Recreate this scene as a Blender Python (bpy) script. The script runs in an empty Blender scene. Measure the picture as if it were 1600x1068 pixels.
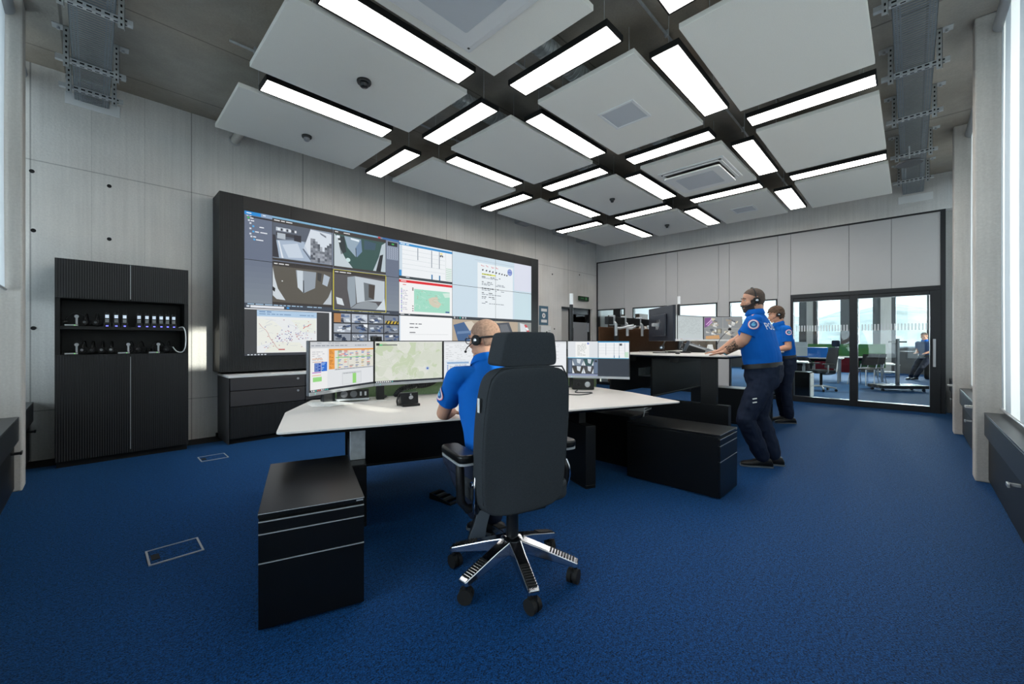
import bpy, bmesh, math, random
from mathutils import Vector, Matrix, Euler
from mathutils.bvhtree import BVHTree
R = math.radians
rnd = random.Random(7)
scene = bpy.context.scene
col = scene.collection

# ------------------------------------------------------------------ camera, world, light, exposure
cam_d = bpy.data.cameras.new('camera'); cam = bpy.data.objects.new('camera', cam_d); col.objects.link(cam)
cam.location = (0, 0, 1.25)
cam_d.sensor_width = 36.0
cam_d.lens = 639.3 * 36 / 1600
cam_d.shift_y = -2 / 1600
cam_d.clip_start = 0.05
cam_d.clip_end = 500
cam.rotation_euler = (R(90), 0, math.atan2(624.0, 639.3) - R(90))
scene.camera = cam

scene.view_settings.view_transform = 'Standard'
scene.view_settings.look = 'None'
scene.view_settings.gamma = 1
scene.view_settings.use_curve_mapping = False
scene.view_settings.exposure = 0.0
scene.cycles.use_denoising = True
scene.cycles.max_bounces = 8
scene.cycles.diffuse_bounces = 4
scene.cycles.glossy_bounces = 4
scene.cycles.transmission_bounces = 6
scene.cycles.transparent_max_bounces = 8
scene.cycles.caustics_reflective = False
scene.cycles.caustics_refractive = False
scene.cycles.sample_clamp_indirect = 4

world = bpy.data.worlds.new('sky'); scene.world = world; world.use_nodes = True
wn = world.node_tree.nodes
wn['Background'].inputs['Color'].default_value = (0.80, 0.90, 1.0, 1)
wn['Background'].inputs['Strength'].default_value = 2.3

sun_d = bpy.data.lights.new('sun', 'SUN'); sun = bpy.data.objects.new('sun', sun_d); col.objects.link(sun)
sun_d.energy = 6.0; sun_d.angle = R(0.8); sun_d.color = (1.0, 0.93, 0.82)
sun.rotation_euler = Vector((-0.17, 1.0, -0.36)).to_track_quat('-Z', 'Y').to_euler()

def daylight(name, loc, size, rot, power):
    d = bpy.data.lights.new(name, 'AREA'); d.shape = 'RECTANGLE'; d.size, d.size_y = size
    d.energy = power; d.color = (0.86, 0.93, 1.0)
    o = bpy.data.objects.new(name, d); col.objects.link(o); o.location = loc; o.rotation_euler = rot
    return o
# daylight that comes in through the two window walls (the lamps stand outside, behind the blinds)
for x in (1.9, 4.27, 6.88, 9.4):
    daylight('daylight', (x, -1.25, 2.35), (2.3, 3.2), (R(90), 0, R(0)), 46)
daylight('daylight', (22.4, 2.6, 2.3), (6.0, 3.2), (R(90), 0, R(90)), 2500)
for y in (1.6, 4.0, 6.0):
    daylight('daylight', (-1.25, y, 2.35), (2.3 if y < 5 else 0.9, 3.2), (R(90), 0, R(-90)), 85 if y < 5 else 34)

# ------------------------------------------------------------------ helpers
def lin(c):
    return tuple(((x / 255) / 12.92 if x <= 10 else (((x / 255) + 0.055) / 1.055) ** 2.4) for x in c[:3]) + (1.0,)

MATS = {}
def mat(name, rgb, rough=0.5, metal=0.0, spec=0.5, noise=None, bump=None, emit=None, transmission=0.0, coat=0.0, srgb=True):
    """noise=(scale, amount, stretch xyz); bump=(scale, strength)"""
    if name in MATS: return MATS[name]
    m = bpy.data.materials.new(name); m.use_nodes = True
    nt = m.node_tree; b = nt.nodes['Principled BSDF']
    c = lin(rgb) if srgb else tuple(rgb) + (1,)
    b.inputs['Base Color'].default_value = c
    b.inputs['Roughness'].default_value = rough
    b.inputs['Metallic'].default_value = metal
    b.inputs['Specular IOR Level'].default_value = spec
    if transmission: b.inputs['Transmission Weight'].default_value = transmission
    if coat: b.inputs['Coat Weight'].default_value = coat
    if emit:
        b.inputs['Emission Color'].default_value = lin(emit[0]); b.inputs['Emission Strength'].default_value = emit[1]
    if noise or bump:
        tc = nt.nodes.new('ShaderNodeTexCoord')
        if noise:
            mp = nt.nodes.new('ShaderNodeMapping'); nt.links.new(tc.outputs['Object'], mp.inputs['Vector'])
            mp.inputs['Scale'].default_value = noise[2] if len(noise) > 2 else (1, 1, 1)
            n = nt.nodes.new('ShaderNodeTexNoise'); n.inputs['Scale'].default_value = noise[0]; n.inputs['Detail'].default_value = 6
            nt.links.new(mp.outputs['Vector'], n.inputs['Vector'])
            mr = nt.nodes.new('ShaderNodeMapRange'); mr.inputs['From Min'].default_value = 0.25; mr.inputs['From Max'].default_value = 0.75
            mr.inputs['To Min'].default_value = 1 - noise[1]; mr.inputs['To Max'].default_value = 1 + noise[1]
            nt.links.new(n.outputs['Fac'], mr.inputs['Value'])
            mx = nt.nodes.new('ShaderNodeMix'); mx.data_type = 'RGBA'; mx.blend_type = 'MULTIPLY'; mx.inputs['Factor'].default_value = 1
            mx.inputs['A'].default_value = c; nt.links.new(mr.outputs['Result'], mx.inputs['B'])
            nt.links.new(mx.outputs['Result'], b.inputs['Base Color'])
        if bump:
            n2 = nt.nodes.new('ShaderNodeTexNoise'); n2.inputs['Scale'].default_value = bump[0]; n2.inputs['Detail'].default_value = 4
            nt.links.new(tc.outputs['Object'], n2.inputs['Vector'])
            bp = nt.nodes.new('ShaderNodeBump'); bp.inputs['Strength'].default_value = bump[1]; bp.inputs['Distance'].default_value = 0.01
            nt.links.new(n2.outputs['Fac'], bp.inputs['Height']); nt.links.new(bp.outputs['Normal'], b.inputs['Normal'])
    MATS[name] = m
    return m

class MB:
    """collects shapes and links them as ONE mesh object"""
    def __init__(s): s.v = []; s.f = []; s.m = []; s.c = []; s.M = None
    def add(s, vs, fs, m=0, c=None):
        k = len(s.v)
        if s.M is not None: vs = [s.M @ Vector(p) for p in vs]
        s.v += [tuple(p) for p in vs]
        for f in fs: s.f.append([i + k for i in f]); s.m.append(m); s.c.append(c)
        return s
    def box(s, x0, x1, y0, y1, z0, z1, m=0):
        return s.add([(x0,y0,z0),(x1,y0,z0),(x1,y1,z0),(x0,y1,z0),(x0,y0,z1),(x1,y0,z1),(x1,y1,z1),(x0,y1,z1)],
                     [(0,3,2,1),(4,5,6,7),(0,1,5,4),(1,2,6,5),(2,3,7,6),(3,0,4,7)], m)
    def cbox(s, c, d, m=0):
        return s.box(c[0]-d[0]/2, c[0]+d[0]/2, c[1]-d[1]/2, c[1]+d[1]/2, c[2]-d[2]/2, c[2]+d[2]/2, m)
    def prism(s, poly, z0, z1, m=0, axis='z'):
        n = len(poly)
        def P(a, b, h): return {'z': (a, b, h), 'y': (a, h, b), 'x': (h, a, b)}[axis]
        vs = [P(a, b, z0) for a, b in poly] + [P(a, b, z1) for a, b in poly]
        fs = [tuple(range(n))[::-1], tuple(range(n, 2*n))] + [(i, (i+1) % n, n+(i+1) % n, n+i) for i in range(n)]
        if axis == 'y': fs = [f[::-1] for f in fs]
        return s.add(vs, fs, m)
    def loft(s, rings, m=0, cap=True, closed=True):
        n = len(rings[0]); vs = [p for r in rings for p in r]; fs = []
        for k in range(len(rings) - 1):
            for i in range(n if closed else n - 1):
                j = (i+1) % n; fs.append((k*n+i, k*n+j, (k+1)*n+j, (k+1)*n+i))
        if cap: fs.append(tuple(range(n))[::-1]); fs.append(tuple(range((len(rings)-1)*n, len(rings)*n)))
        return s.add(vs, fs, m)
    def tube(s, path, r, n=10, m=0, up=None):
        path = [Vector(p) for p in path]; rs = r if isinstance(r, (list, tuple)) else [r]*len(path)
        rings = []; prev = None
        for i, p in enumerate(path):
            t = (path[min(i+1, len(path)-1)] - path[max(i-1, 0)]).normalized()
            if prev is None:
                a = Vector((0,0,1)) if abs(t.z) < 0.9 else Vector((1,0,0))
                x = t.cross(a).normalized()
            else:
                x = (prev - t * prev.dot(t)).normalized()
            y = t.cross(x); prev = x
            rings.append([p + (x*math.cos(2*math.pi*k/n) + y*math.sin(2*math.pi*k/n))*rs[i] for k in range(n)])
        return s.loft(rings, m)
    def cyl(s, p0, p1, r, n=16, m=0, r1=None): return s.tube([p0, p1], [r, r if r1 is None else r1], n, m)
    def lathe(s, prof, c=(0,0,0), n=20, m=0):
        rings = [[(c[0]+max(r,1e-4)*math.cos(2*math.pi*k/n), c[1]+max(r,1e-4)*math.sin(2*math.pi*k/n), c[2]+z) for k in range(n)] for r, z in prof]
        return s.loft(rings, m)
    def ell(s, c, rad, n=16, h=10, m=0, rot=None):
        rot = rot or Matrix.Identity(3); c = Vector(c); rings = []
        for i in range(h+1):
            a = -math.pi/2 + math.pi*i/h; cr = max(math.cos(a), 1e-3)
            rings.append([c + rot @ Vector((rad[0]*cr*math.cos(2*math.pi*k/n), rad[1]*cr*math.sin(2*math.pi*k/n), rad[2]*math.sin(a))) for k in range(n)])
        return s.loft(rings, m)
    def build(s, name, mats, parent=None, loc=None, rz=None, smooth=None, bevel=0.0, seg=2):
        me = bpy.data.meshes.new(name); me.from_pydata(s.v, [], s.f)
        for mm in (mats if isinstance(mats, (list, tuple)) else [mats]): me.materials.append(mm)
        me.polygons.foreach_set('material_index', s.m)
        if any(c is not None for c in s.c):
            at = me.color_attributes.new('Col', 'FLOAT_COLOR', 'CORNER'); k = 0
            for f, c in zip(s.f, s.c):
                for _ in f: at.data[k].color = c or (0,0,0,1); k += 1
        me.update()
        if smooth is not None:
            me.polygons.foreach_set('use_smooth', [True]*len(me.polygons))
            if smooth < 180: me.set_sharp_from_angle(angle=R(smooth))
        o = bpy.data.objects.new(name, me); col.objects.link(o)
        if parent is not None: o.parent = parent
        if loc is not None: o.location = loc
        if rz is not None: o.rotation_euler = (0, 0, rz)
        if bevel:
            b = o.modifiers.new('bevel', 'BEVEL'); b.width = bevel; b.segments = seg; b.limit_method = 'ANGLE'; b.angle_limit = R(35)
        return o

def tag(o, label=None, cat=None, group=None, kind=None):
    if label: o['label'] = label
    if cat: o['category'] = cat
    if group: o['group'] = group
    if kind: o['kind'] = kind
    return o
def empty(name, loc=(0,0,0), rz=0, label=None, cat=None, group=None):
    o = bpy.data.objects.new(name, None); col.objects.link(o); o.location = loc; o.rotation_euler = (0, 0, rz)
    o.empty_display_size = 0.1
    return tag(o, label, cat, group)
def struct(o): o['kind'] = 'structure'; return o
def copy_tree(o, parent=None, lookup=None):
    c = o.copy(); col.objects.link(c)
    if parent is not None: c.parent = parent
    for ch in list(o.children): copy_tree(ch, c)
    return c
def bez(p, n=12):
    """smooth path through points (Catmull-Rom)"""
    P = [Vector(q) for q in p]; out = []
    for i in range(len(P)-1):
        a = P[max(i-1,0)]; b = P[i]; c = P[i+1]; d = P[min(i+2, len(P)-1)]
        for k in range(n):
            t = k/n
            out.append(0.5*((2*b) + (c-a)*t + (2*a-5*b+4*c-d)*t*t + (3*b-a-3*c+d)*t**3))
    out.append(P[-1]); return out
def rpoly(pts, r, seg=5):
    """round the corners of a 2-D polygon; r a number or a list"""
    out = []; n = len(pts)
    for i in range(n):
        p = Vector(pts[i]); a = Vector(pts[i-1]) - p; b = Vector(pts[(i+1) % n]) - p
        rr = r[i] if isinstance(r, (list, tuple)) else r
        if rr <= 0: out.append(tuple(p)); continue
        ang = a.angle(b); d = min(rr / math.tan(ang/2), a.length*.49, b.length*.49)
        p0 = p + a.normalized()*d; p1 = p + b.normalized()*d
        for k in range(seg+1):
            t = k/seg; q = p0*(1-t)**2 + p*2*t*(1-t) + p1*t*t; out.append((q.x, q.y))
    return out
def rrect(x0, x1, y0, y1, r, seg=4): return rpoly([(x0,y0),(x1,y0),(x1,y1),(x0,y1)], r, seg)
ORD = ['first', 'second', 'third', 'fourth', 'fifth', 'sixth', 'seventh', 'eighth', 'ninth', 'tenth', 'eleventh', 'twelfth']

# ------------------------------------------------------------------ materials shared by many things
def concrete(name, rgb, streak, stain, joints, sa=.05, warm=1.03):
    m = bpy.data.materials.new(name); m.use_nodes = True; nt = m.node_tree; b = nt.nodes['Principled BSDF']
    N = nt.nodes.new; L = nt.links.new
    tc = N('ShaderNodeTexCoord')
    def noise(scale, stretch, detail=5):
        mp = N('ShaderNodeMapping'); mp.inputs['Scale'].default_value = stretch; L(tc.outputs['Object'], mp.inputs['Vector'])
        n = N('ShaderNodeTexNoise'); n.inputs['Scale'].default_value = scale; n.inputs['Detail'].default_value = detail
        L(mp.outputs['Vector'], n.inputs['Vector']); return n.outputs['Fac']
    def rng(v, a, bb, lo, hi):
        r = N('ShaderNodeMapRange'); r.inputs['From Min'].default_value = a; r.inputs['From Max'].default_value = bb
        r.inputs['To Min'].default_value = lo; r.inputs['To Max'].default_value = hi; L(v, r.inputs['Value']); return r.outputs['Result']
    def mul(a, bb):
        x = N('ShaderNodeMath'); x.operation = 'MULTIPLY'; L(a, x.inputs[0]); L(bb, x.inputs[1]); return x.outputs[0]
    fac = rng(noise(0.9, (1,1,1), 6), .3, .7, 1-stain, 1+stain)
    fac = mul(fac, rng(noise(9, streak, 4), .3, .7, 1-sa, 1+sa))
    fac = mul(fac, rng(noise(60, (1,1,1), 3), .3, .7, 0.95, 1.05))
    sx = N('ShaderNodeSeparateXYZ'); L(tc.outputs['Object'], sx.inputs[0])
    for ax, step, off, wid, dark in joints:
        w = N('ShaderNodeMath'); w.operation = 'PINGPONG'; w.inputs[1].default_value = step/2
        ad = N('ShaderNodeMath'); ad.operation = 'ADD'; ad.inputs[1].default_value = off + 50*step
        L(sx.outputs[ax], ad.inputs[0]); L(ad.outputs[0], w.inputs[0])
        fac = mul(fac, rng(w.outputs[0], wid*.5, wid, dark, 1.0))
    mx = N('ShaderNodeMix'); mx.data_type = 'RGBA'; mx.blend_type = 'MULTIPLY'; mx.inputs['Factor'].default_value = 1
    hue = N('ShaderNodeMix'); hue.data_type = 'RGBA'; c = lin(rgb)
    hue.inputs['A'].default_value = c; hue.inputs['B'].default_value = (c[0]*warm, c[1], c[2]/warm, 1)
    L(rng(noise(.5, (1,1,1), 3), .42, .6, 0, 1), hue.inputs['Factor'])
    L(hue.outputs['Result'], mx.inputs['A']); L(fac, mx.inputs['B']); L(mx.outputs['Result'], b.inputs['Base Color'])
    b.inputs['Roughness'].default_value = .75; b.inputs['Specular IOR Level'].default_value = .3
    bp = N('ShaderNodeBump'); bp.inputs['Strength'].default_value = .25; bp.inputs['Distance'].default_value = .01
    L(noise(40, (1,1,1), 5), bp.inputs['Height']); L(bp.outputs['Normal'], b.inputs['Normal'])
    MATS[name] = m; return m
M_WALL = concrete('board_marked_concrete', (212,211,208), (3.5, 3.5, .10), .13, [(0, 1.32, .45, .008, .62), (0, .44, .45, .006, .86), (2, 2.6, -.52, .007, .62)])
M_CEIL = concrete('ceiling_concrete', (156,152,144), (1.0, 1.3, 1), .30, [(1, 1.24, .1, .010, .55), (0, 2.6, .2, .014, .5)], .04, 1.09)
M_PIER = concrete('pier_concrete', (192,190,185), (3, 3, .2), .10, [])
def carpet():
    m = mat('blue_carpet', (13,63,122), .75, spec=.13)
    nt = m.node_tree; b = nt.nodes['Principled BSDF']; N = nt.nodes.new; L = nt.links.new
    tc = N('ShaderNodeTexCoord')
    n1 = N('ShaderNodeTexNoise'); n1.inputs['Scale'].default_value = 150; n1.inputs['Detail'].default_value = 3; L(tc.outputs['Object'], n1.inputs['Vector'])
    n2 = N('ShaderNodeTexNoise'); n2.inputs['Scale'].default_value = 55; n2.inputs['Detail'].default_value = 4; L(tc.outputs['Object'], n2.inputs['Vector'])
    mx = N('ShaderNodeMath'); mx.operation = 'MULTIPLY_ADD'; L(n2.outputs['Fac'], mx.inputs[0]); mx.inputs[1].default_value = .5; L(n1.outputs['Fac'], mx.inputs[2])
    cr = N('ShaderNodeValToRGB'); cr.color_ramp.elements[0].position = .56; cr.color_ramp.elements[0].color = lin((0,10,36))
    cr.color_ramp.elements[1].position = .95; cr.color_ramp.elements[1].color = lin((10,74,134))
    L(mx.outputs[0], cr.inputs['Fac']); L(cr.outputs['Color'], b.inputs['Base Color'])
    bp = N('ShaderNodeBump'); bp.inputs['Strength'].default_value = .6; bp.inputs['Distance'].default_value = .01
    L(n1.outputs['Fac'], bp.inputs['Height']); L(bp.outputs['Normal'], b.inputs['Normal'])
    b.inputs['Sheen Weight'].default_value = .30; b.inputs['Sheen Roughness'].default_value = .25; b.inputs['Sheen Tint'].default_value = lin((120,180,235))
    return m
M_CARPET = carpet()
M_BLACK = mat('matt_black', (19,20,21), .45, spec=.35, noise=(30,.08))
M_BLACKG = mat('black_lacquer', (13,14,15), .30, spec=.35, noise=(4,.12))
M_DARK = mat('black_gap', (6,6,7), .8)
M_FRAME = mat('black_aluminium', (30,32,35), .4, metal=.3)
M_STEEL = mat('zinc_steel', (196,200,202), .36, metal=.45, noise=(25,.14))
M_ZINC = mat('slotted_zinc_sheet', (122,130,136), .42, metal=.5, noise=(25,.14))
M_CHROME = mat('polished_aluminium', (205,208,214), .16, metal=1.0, noise=(12,.05))
M_SILVER = mat('silver_plastic', (176,180,184), .4, metal=.4)
M_WHITE = mat('white_paint', (226,227,226), .5)
M_OFFW = mat('white_desk_laminate', (208,204,200), .38, noise=(3,.02))
M_PANEL = mat('grey_acoustic_felt', (236,234,226), .9, spec=.1, noise=(180,.05), bump=(260,.15))
M_PGREY = mat('light_grey_partition', (188,188,188), .6, noise=(2,.02))
M_GLASS = mat('clear_glass', (238,246,245), .02, spec=.5, transmission=1.0)
M_LED = mat('lit_diffuser', (255,255,255), .5, emit=((255,249,242), 13.0))
M_PLAST = mat('black_plastic', (20,21,23), .38, noise=(60,.06))
M_RUBBER = mat('black_rubber', (14,14,15), .75)
def glass_pane(name='thin_glass', tint=(.93,.97,.97)):
    """a pane that lets light through (fresnel reflection over clear transmission)"""
    m = bpy.data.materials.new(name); m.use_nodes = True; nt = m.node_tree; nt.nodes.clear(); N = nt.nodes.new; L = nt.links.new
    out = N('ShaderNodeOutputMaterial'); tr = N('ShaderNodeBsdfTransparent'); tr.inputs['Color'].default_value = tint + (1,)
    gl = N('ShaderNodeBsdfGlossy'); gl.inputs['Roughness'].default_value = .02
    fr = N('ShaderNodeFresnel'); fr.inputs['IOR'].default_value = 1.45
    mx = N('ShaderNodeMixShader'); L(fr.outputs[0], mx.inputs[0]); L(tr.outputs[0], mx.inputs[1]); L(gl.outputs[0], mx.inputs[2]); L(mx.outputs[0], out.inputs['Surface'])
    MATS[name] = m; return m
M_PANE = glass_pane()
def shade_fabric():
    m = bpy.data.materials.new('white_blind_fabric'); m.use_nodes = True; nt = m.node_tree; nt.nodes.clear(); N = nt.nodes.new; L = nt.links.new
    out = N('ShaderNodeOutputMaterial'); d = N('ShaderNodeBsdfDiffuse'); d.inputs['Color'].default_value = lin((206,214,220))
    t = N('ShaderNodeBsdfTranslucent'); t.inputs['Color'].default_value = lin((222,228,232))
    w = N('ShaderNodeTexNoise'); w.inputs['Scale'].default_value = 300; tc = N('ShaderNodeTexCoord'); L(tc.outputs['Object'], w.inputs['Vector'])
    bp = N('ShaderNodeBump'); bp.inputs['Strength'].default_value = .1; L(w.outputs['Fac'], bp.inputs['Height']); L(bp.outputs['Normal'], d.inputs['Normal'])
    mx = N('ShaderNodeMixShader'); mx.inputs[0].default_value = .5; L(d.outputs[0], mx.inputs[1]); L(t.outputs[0], mx.inputs[2]); L(mx.outputs[0], out.inputs['Surface'])
    MATS['white_blind_fabric'] = m; return m
M_SHADE = shade_fabric()
def film():
    m = bpy.data.materials.new('frosted_film'); m.use_nodes = True; nt = m.node_tree; nt.nodes.clear(); N = nt.nodes.new; L = nt.links.new
    out = N('ShaderNodeOutputMaterial'); a = N('ShaderNodeBsdfTransparent'); t = N('ShaderNodeBsdfTranslucent'); d = N('ShaderNodeBsdfDiffuse')
    t.inputs['Color'].default_value = (.95,.96,.97,1); d.inputs['Color'].default_value = (.95,.95,.95,1)
    m1 = N('ShaderNodeMixShader'); m1.inputs[0].default_value = .5; L(t.outputs[0], m1.inputs[1]); L(d.outputs[0], m1.inputs[2])
    m2 = N('ShaderNodeMixShader'); m2.inputs[0].default_value = .55; L(a.outputs[0], m2.inputs[1]); L(m1.outputs[0], m2.inputs[2]); L(m2.outputs[0], out.inputs['Surface'])
    MATS['frosted_film'] = m; return m
M_FILM = film()
def screen_mat():
    m = bpy.data.materials.new('lit_screen'); m.use_nodes = True; nt = m.node_tree; b = nt.nodes['Principled BSDF']
    a = nt.nodes.new('ShaderNodeAttribute'); a.attribute_name = 'Col'
    b.inputs['Base Color'].default_value = (.01,.01,.012,1); b.inputs['Roughness'].default_value = .5; b.inputs['Specular IOR Level'].default_value = .25
    nt.links.new(a.outputs['Color'], b.inputs['Emission Color']); b.inputs['Emission Strength'].default_value = .95
    MATS['lit_screen'] = m; return m
M_SCREEN = screen_mat()
def color_mat():
    m = bpy.data.materials.new('printed_colours'); m.use_nodes = True; nt = m.node_tree; b = nt.nodes['Principled BSDF']
    a = nt.nodes.new('ShaderNodeAttribute'); a.attribute_name = 'Col'; nt.links.new(a.outputs['Color'], b.inputs['Base Color'])
    b.inputs['Roughness'].default_value = .5; MATS['printed_colours'] = m; return m
M_PRINT = color_mat()
def ribbed(name, rgb, step, axis=0):
    m = mat(name, rgb, .5, spec=.35)
    nt = m.node_tree; b = nt.nodes['Principled BSDF']; N = nt.nodes.new; L = nt.links.new
    tc = N('ShaderNodeTexCoord'); sx = N('ShaderNodeSeparateXYZ'); L(tc.outputs['Object'], sx.inputs[0])
    w = N('ShaderNodeMath'); w.operation = 'PINGPONG'; w.inputs[1].default_value = step/2; L(sx.outputs[axis], w.inputs[0])
    r = N('ShaderNodeMapRange'); r.inputs['From Min'].default_value = 0; r.inputs['From Max'].default_value = step/2; L(w.outputs[0], r.inputs['Value'])
    bp = N('ShaderNodeBump'); bp.inputs['Strength'].default_value = .6; bp.inputs['Distance'].default_value = .005
    L(r.outputs['Result'], bp.inputs['Height']); L(bp.outputs['Normal'], b.inputs['Normal'])
    return m
M_RIB = ribbed('black_ribbed_front', (30,31,33), .018)
M_CHAR = mat('charcoal_laminate', (58,57,59), .5, noise=(6,.05))
# ------------------------------------------------------------------ the setting
CEIL = 4.12; YB = 6.5; XF = 10.15; XW = 21.5
struct(MB().box(-1.0, 22.0, -1.0, 6.75, -.1, 0).build('floor', M_CARPET))
struct(MB().box(-1.0, 22.0, -1.0, 6.75, CEIL, CEIL+.2).build('ceiling', M_CEIL))
mb = MB()
mb.box(-1.0, 8.5, YB, YB+.25, 0, CEIL).box(9.92, 10.4, YB, YB+.25, 0, CEIL).box(8.5, 9.92, YB, YB+.25, 2.14, CEIL)
wall_back = struct(mb.build('wall_back', M_WALL))
mb = MB()
for x, z in ((-.44,3.0),(.13,3.0),(-.43,2.39),(.13,2.4),(-.43,1.38),(8.12,2.93),(8.2,1.55),(9.3,3.05)):
    mb.cyl((x, YB-.002, z), (x, YB+.02, z), .02, 14)
mb.build('tie_holes', M_DARK, wall_back)
struct(MB().box(10.4, XW, YB, YB+.2, 0, CEIL).build('wall_adjoining_side', M_WHITE))
struct(MB().box(-.6, 8.5, 6.16, YB, 0, .004).box(1.12, 8.5, 6.44, YB, .0, .05).build('trim_1', M_DARK))
struct(MB().box(XF, XF+.25, -1.0, YB, 3.5, CEIL).build('wall_far', M_WALL))

# far partition: light grey folding-wall panels over and between the glazed openings
mb = MB()
seams = [6.5, 5.63, 4.46, 4.17, 3.21, 2.98, 2.03, 1.8, .86, .26, -.36]
for a, b in zip(seams[:-1], seams[1:]):
    mb.box(XF+.02, XF+.10, b+.003, a-.003, 2.2, 3.47)
for a, b in ((5.61, 5.37), (4.43, 4.17), (3.24, 2.98), (2.04, 1.80)):
    mb.box(XF+.02, XF+.10, b+.003, a-.003, .05, 2.2)
for a, b in ((6.5, 5.61), (5.37, 4.43), (4.17, 3.24), (2.98, 2.04)):
    mb.box(XF+.02, XF+.10, b, a, 2.14, 2.2)
struct(mb.build('wall_partition', M_PGREY))
mb = MB()
mb.box(XF, XF+.14, -.36, 6.5, 3.47, 3.5).box(XF+.05, XF+.09, -.36, 1.8, 2.2, 3.47).box(XF, XF+.14, 6.47, 6.5, 0, 3.47)
mb.box(XF, XF+.14, -.42, -.36, 0, 3.5).box(XF+.04, XF+.10, 1.8, 6.5, 0, .05).box(XF+.05, XF+.09, 1.8, 6.5, 2.2, 3.47)
struct(mb.build('trim_2', M_FRAME))
def framed_window(name, y0, y1, z0, z1, fw, x=XF, d=.1, bars=(), pane=None):
    mb = MB()
    mb.box(x, x+d, y0, y0+fw, z0, z1).box(x, x+d, y1-fw, y1, z0, z1).box(x, x+d, y0+fw, y1-fw, z1-fw, z1).box(x, x+d, y0+fw, y1-fw, z0, z0+fw)
    for b in bars: mb.box(x, x+d, b[0], b[1], z0+fw, z1-fw)
    f = struct(mb.build(name, M_FRAME))
    MB().box(x+d*.5, x+d*.5+.012, y0+fw, y1-fw, z0+fw, z1-fw).build('pane', pane or M_PANE, f)
    return f
framed_window('window_1', 5.61, 6.47, .05, 2.14, .025, bars=((5.74, 5.96),))
framed_window('window_2', 4.43, 5.37, .05, 2.14, .025)
framed_window('window_3', 3.24, 4.17, .05, 2.14, .025)
framed_window('window_4', 2.04, 2.98, .05, 2.14, .025)
# glazed sliding door
mb = MB()
mb.box(XF-.02, XF+.14, -.36, 1.80, 2.12, 2.2).box(XF-.02, XF+.14, 1.75, 1.80, 0, 2.12).box(XF-.02, XF+.14, .73, .85, 0, 2.12)
mb.box(XF-.02, XF+.14, -.36, -.23, 0, 2.12).box(XF-.02, XF+.14, .85, 1.75, 0, .11).box(XF-.02, XF+.14, -.23, .73, 0, .11)
mb.box(XF-.01, XF+.10, -.23, .73, 2.05, 2.12).box(XF-.01, XF+.10, .85, 1.75, 2.05, 2.12)
d1 = struct(mb.build('door_1', M_FRAME, bevel=.004))
for a, b in ((.85, 1.75), (-.23, .73)):
    p = MB().box(XF+.05, XF+.062, a, b, .11, 2.05).build('pane', M_PANE, d1)
    mb = MB(); y = a + .03
    while y < b - .03: mb.box(XF+.045, XF+.049, y, y+.022, 1.44, 1.56); y += .045
    mb.build('marking_stripes', M_FILM, p)
mb = MB(); mb.box(XF-.075, XF-.05, -.30, -.265, .80, 1.28).box(XF-.05, XF-.018, -.295, -.27, .84, .88).box(XF-.05, XF-.018, -.295, -.27, 1.2, 1.24)
mb.build('handle', M_SILVER, d1, bevel=.004)
# door to the corridor in the screen wall
mb = MB()
mb.box(8.93, 9.0, YB+.06, YB+.2, 0, 2.14).box(9.85, 9.92, YB+.06, YB+.2, 0, 2.14).box(8.93, 9.92, YB+.06, YB+.2, 1.98, 2.14).box(8.5, 8.93, YB, YB+.2, 2.10, 2.14)
d2 = struct(mb.build('door_2', M_FRAME))
lf = MB().box(9.0, 9.85, YB+.11, YB+.15, 0, 1.76).build('leaf', mat('grey_door_leaf', (150,152,154), .5), d2)
MB().box(9.0, 9.85, YB+.12, YB+.135, 1.76, 1.98).build('pane', M_PANE, d2)
MB().box(9.03, 9.10, YB+.05, YB+.09, .55, 1.60).build('pull_handle', M_BLACK, lf, bevel=.006)
MB().box(9.825, 9.85, YB+.05, YB+.11, 1.5, 1.75).box(9.825, 9.85, YB+.05, YB+.11, .9, 1.2).build('hinges', M_SILVER, lf)
struct(MB().box(8.5, 8.93, YB+.10, YB+.25, 0, 2.10).build('trim_3', mat('pale_reveal', (176,174,170), .7)))
struct(MB().box(8.0, 10.4, 8.4, 8.6, 0, 3.0).build('wall_corridor', mat('corridor_grey', (150,155,158), .7)))
struct(MB().box(7.0, 11.4, 6.75, 8.6, -.1, 0).build('floor_corridor', mat('corridor_floor', (90,92,96), .5)))

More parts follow.
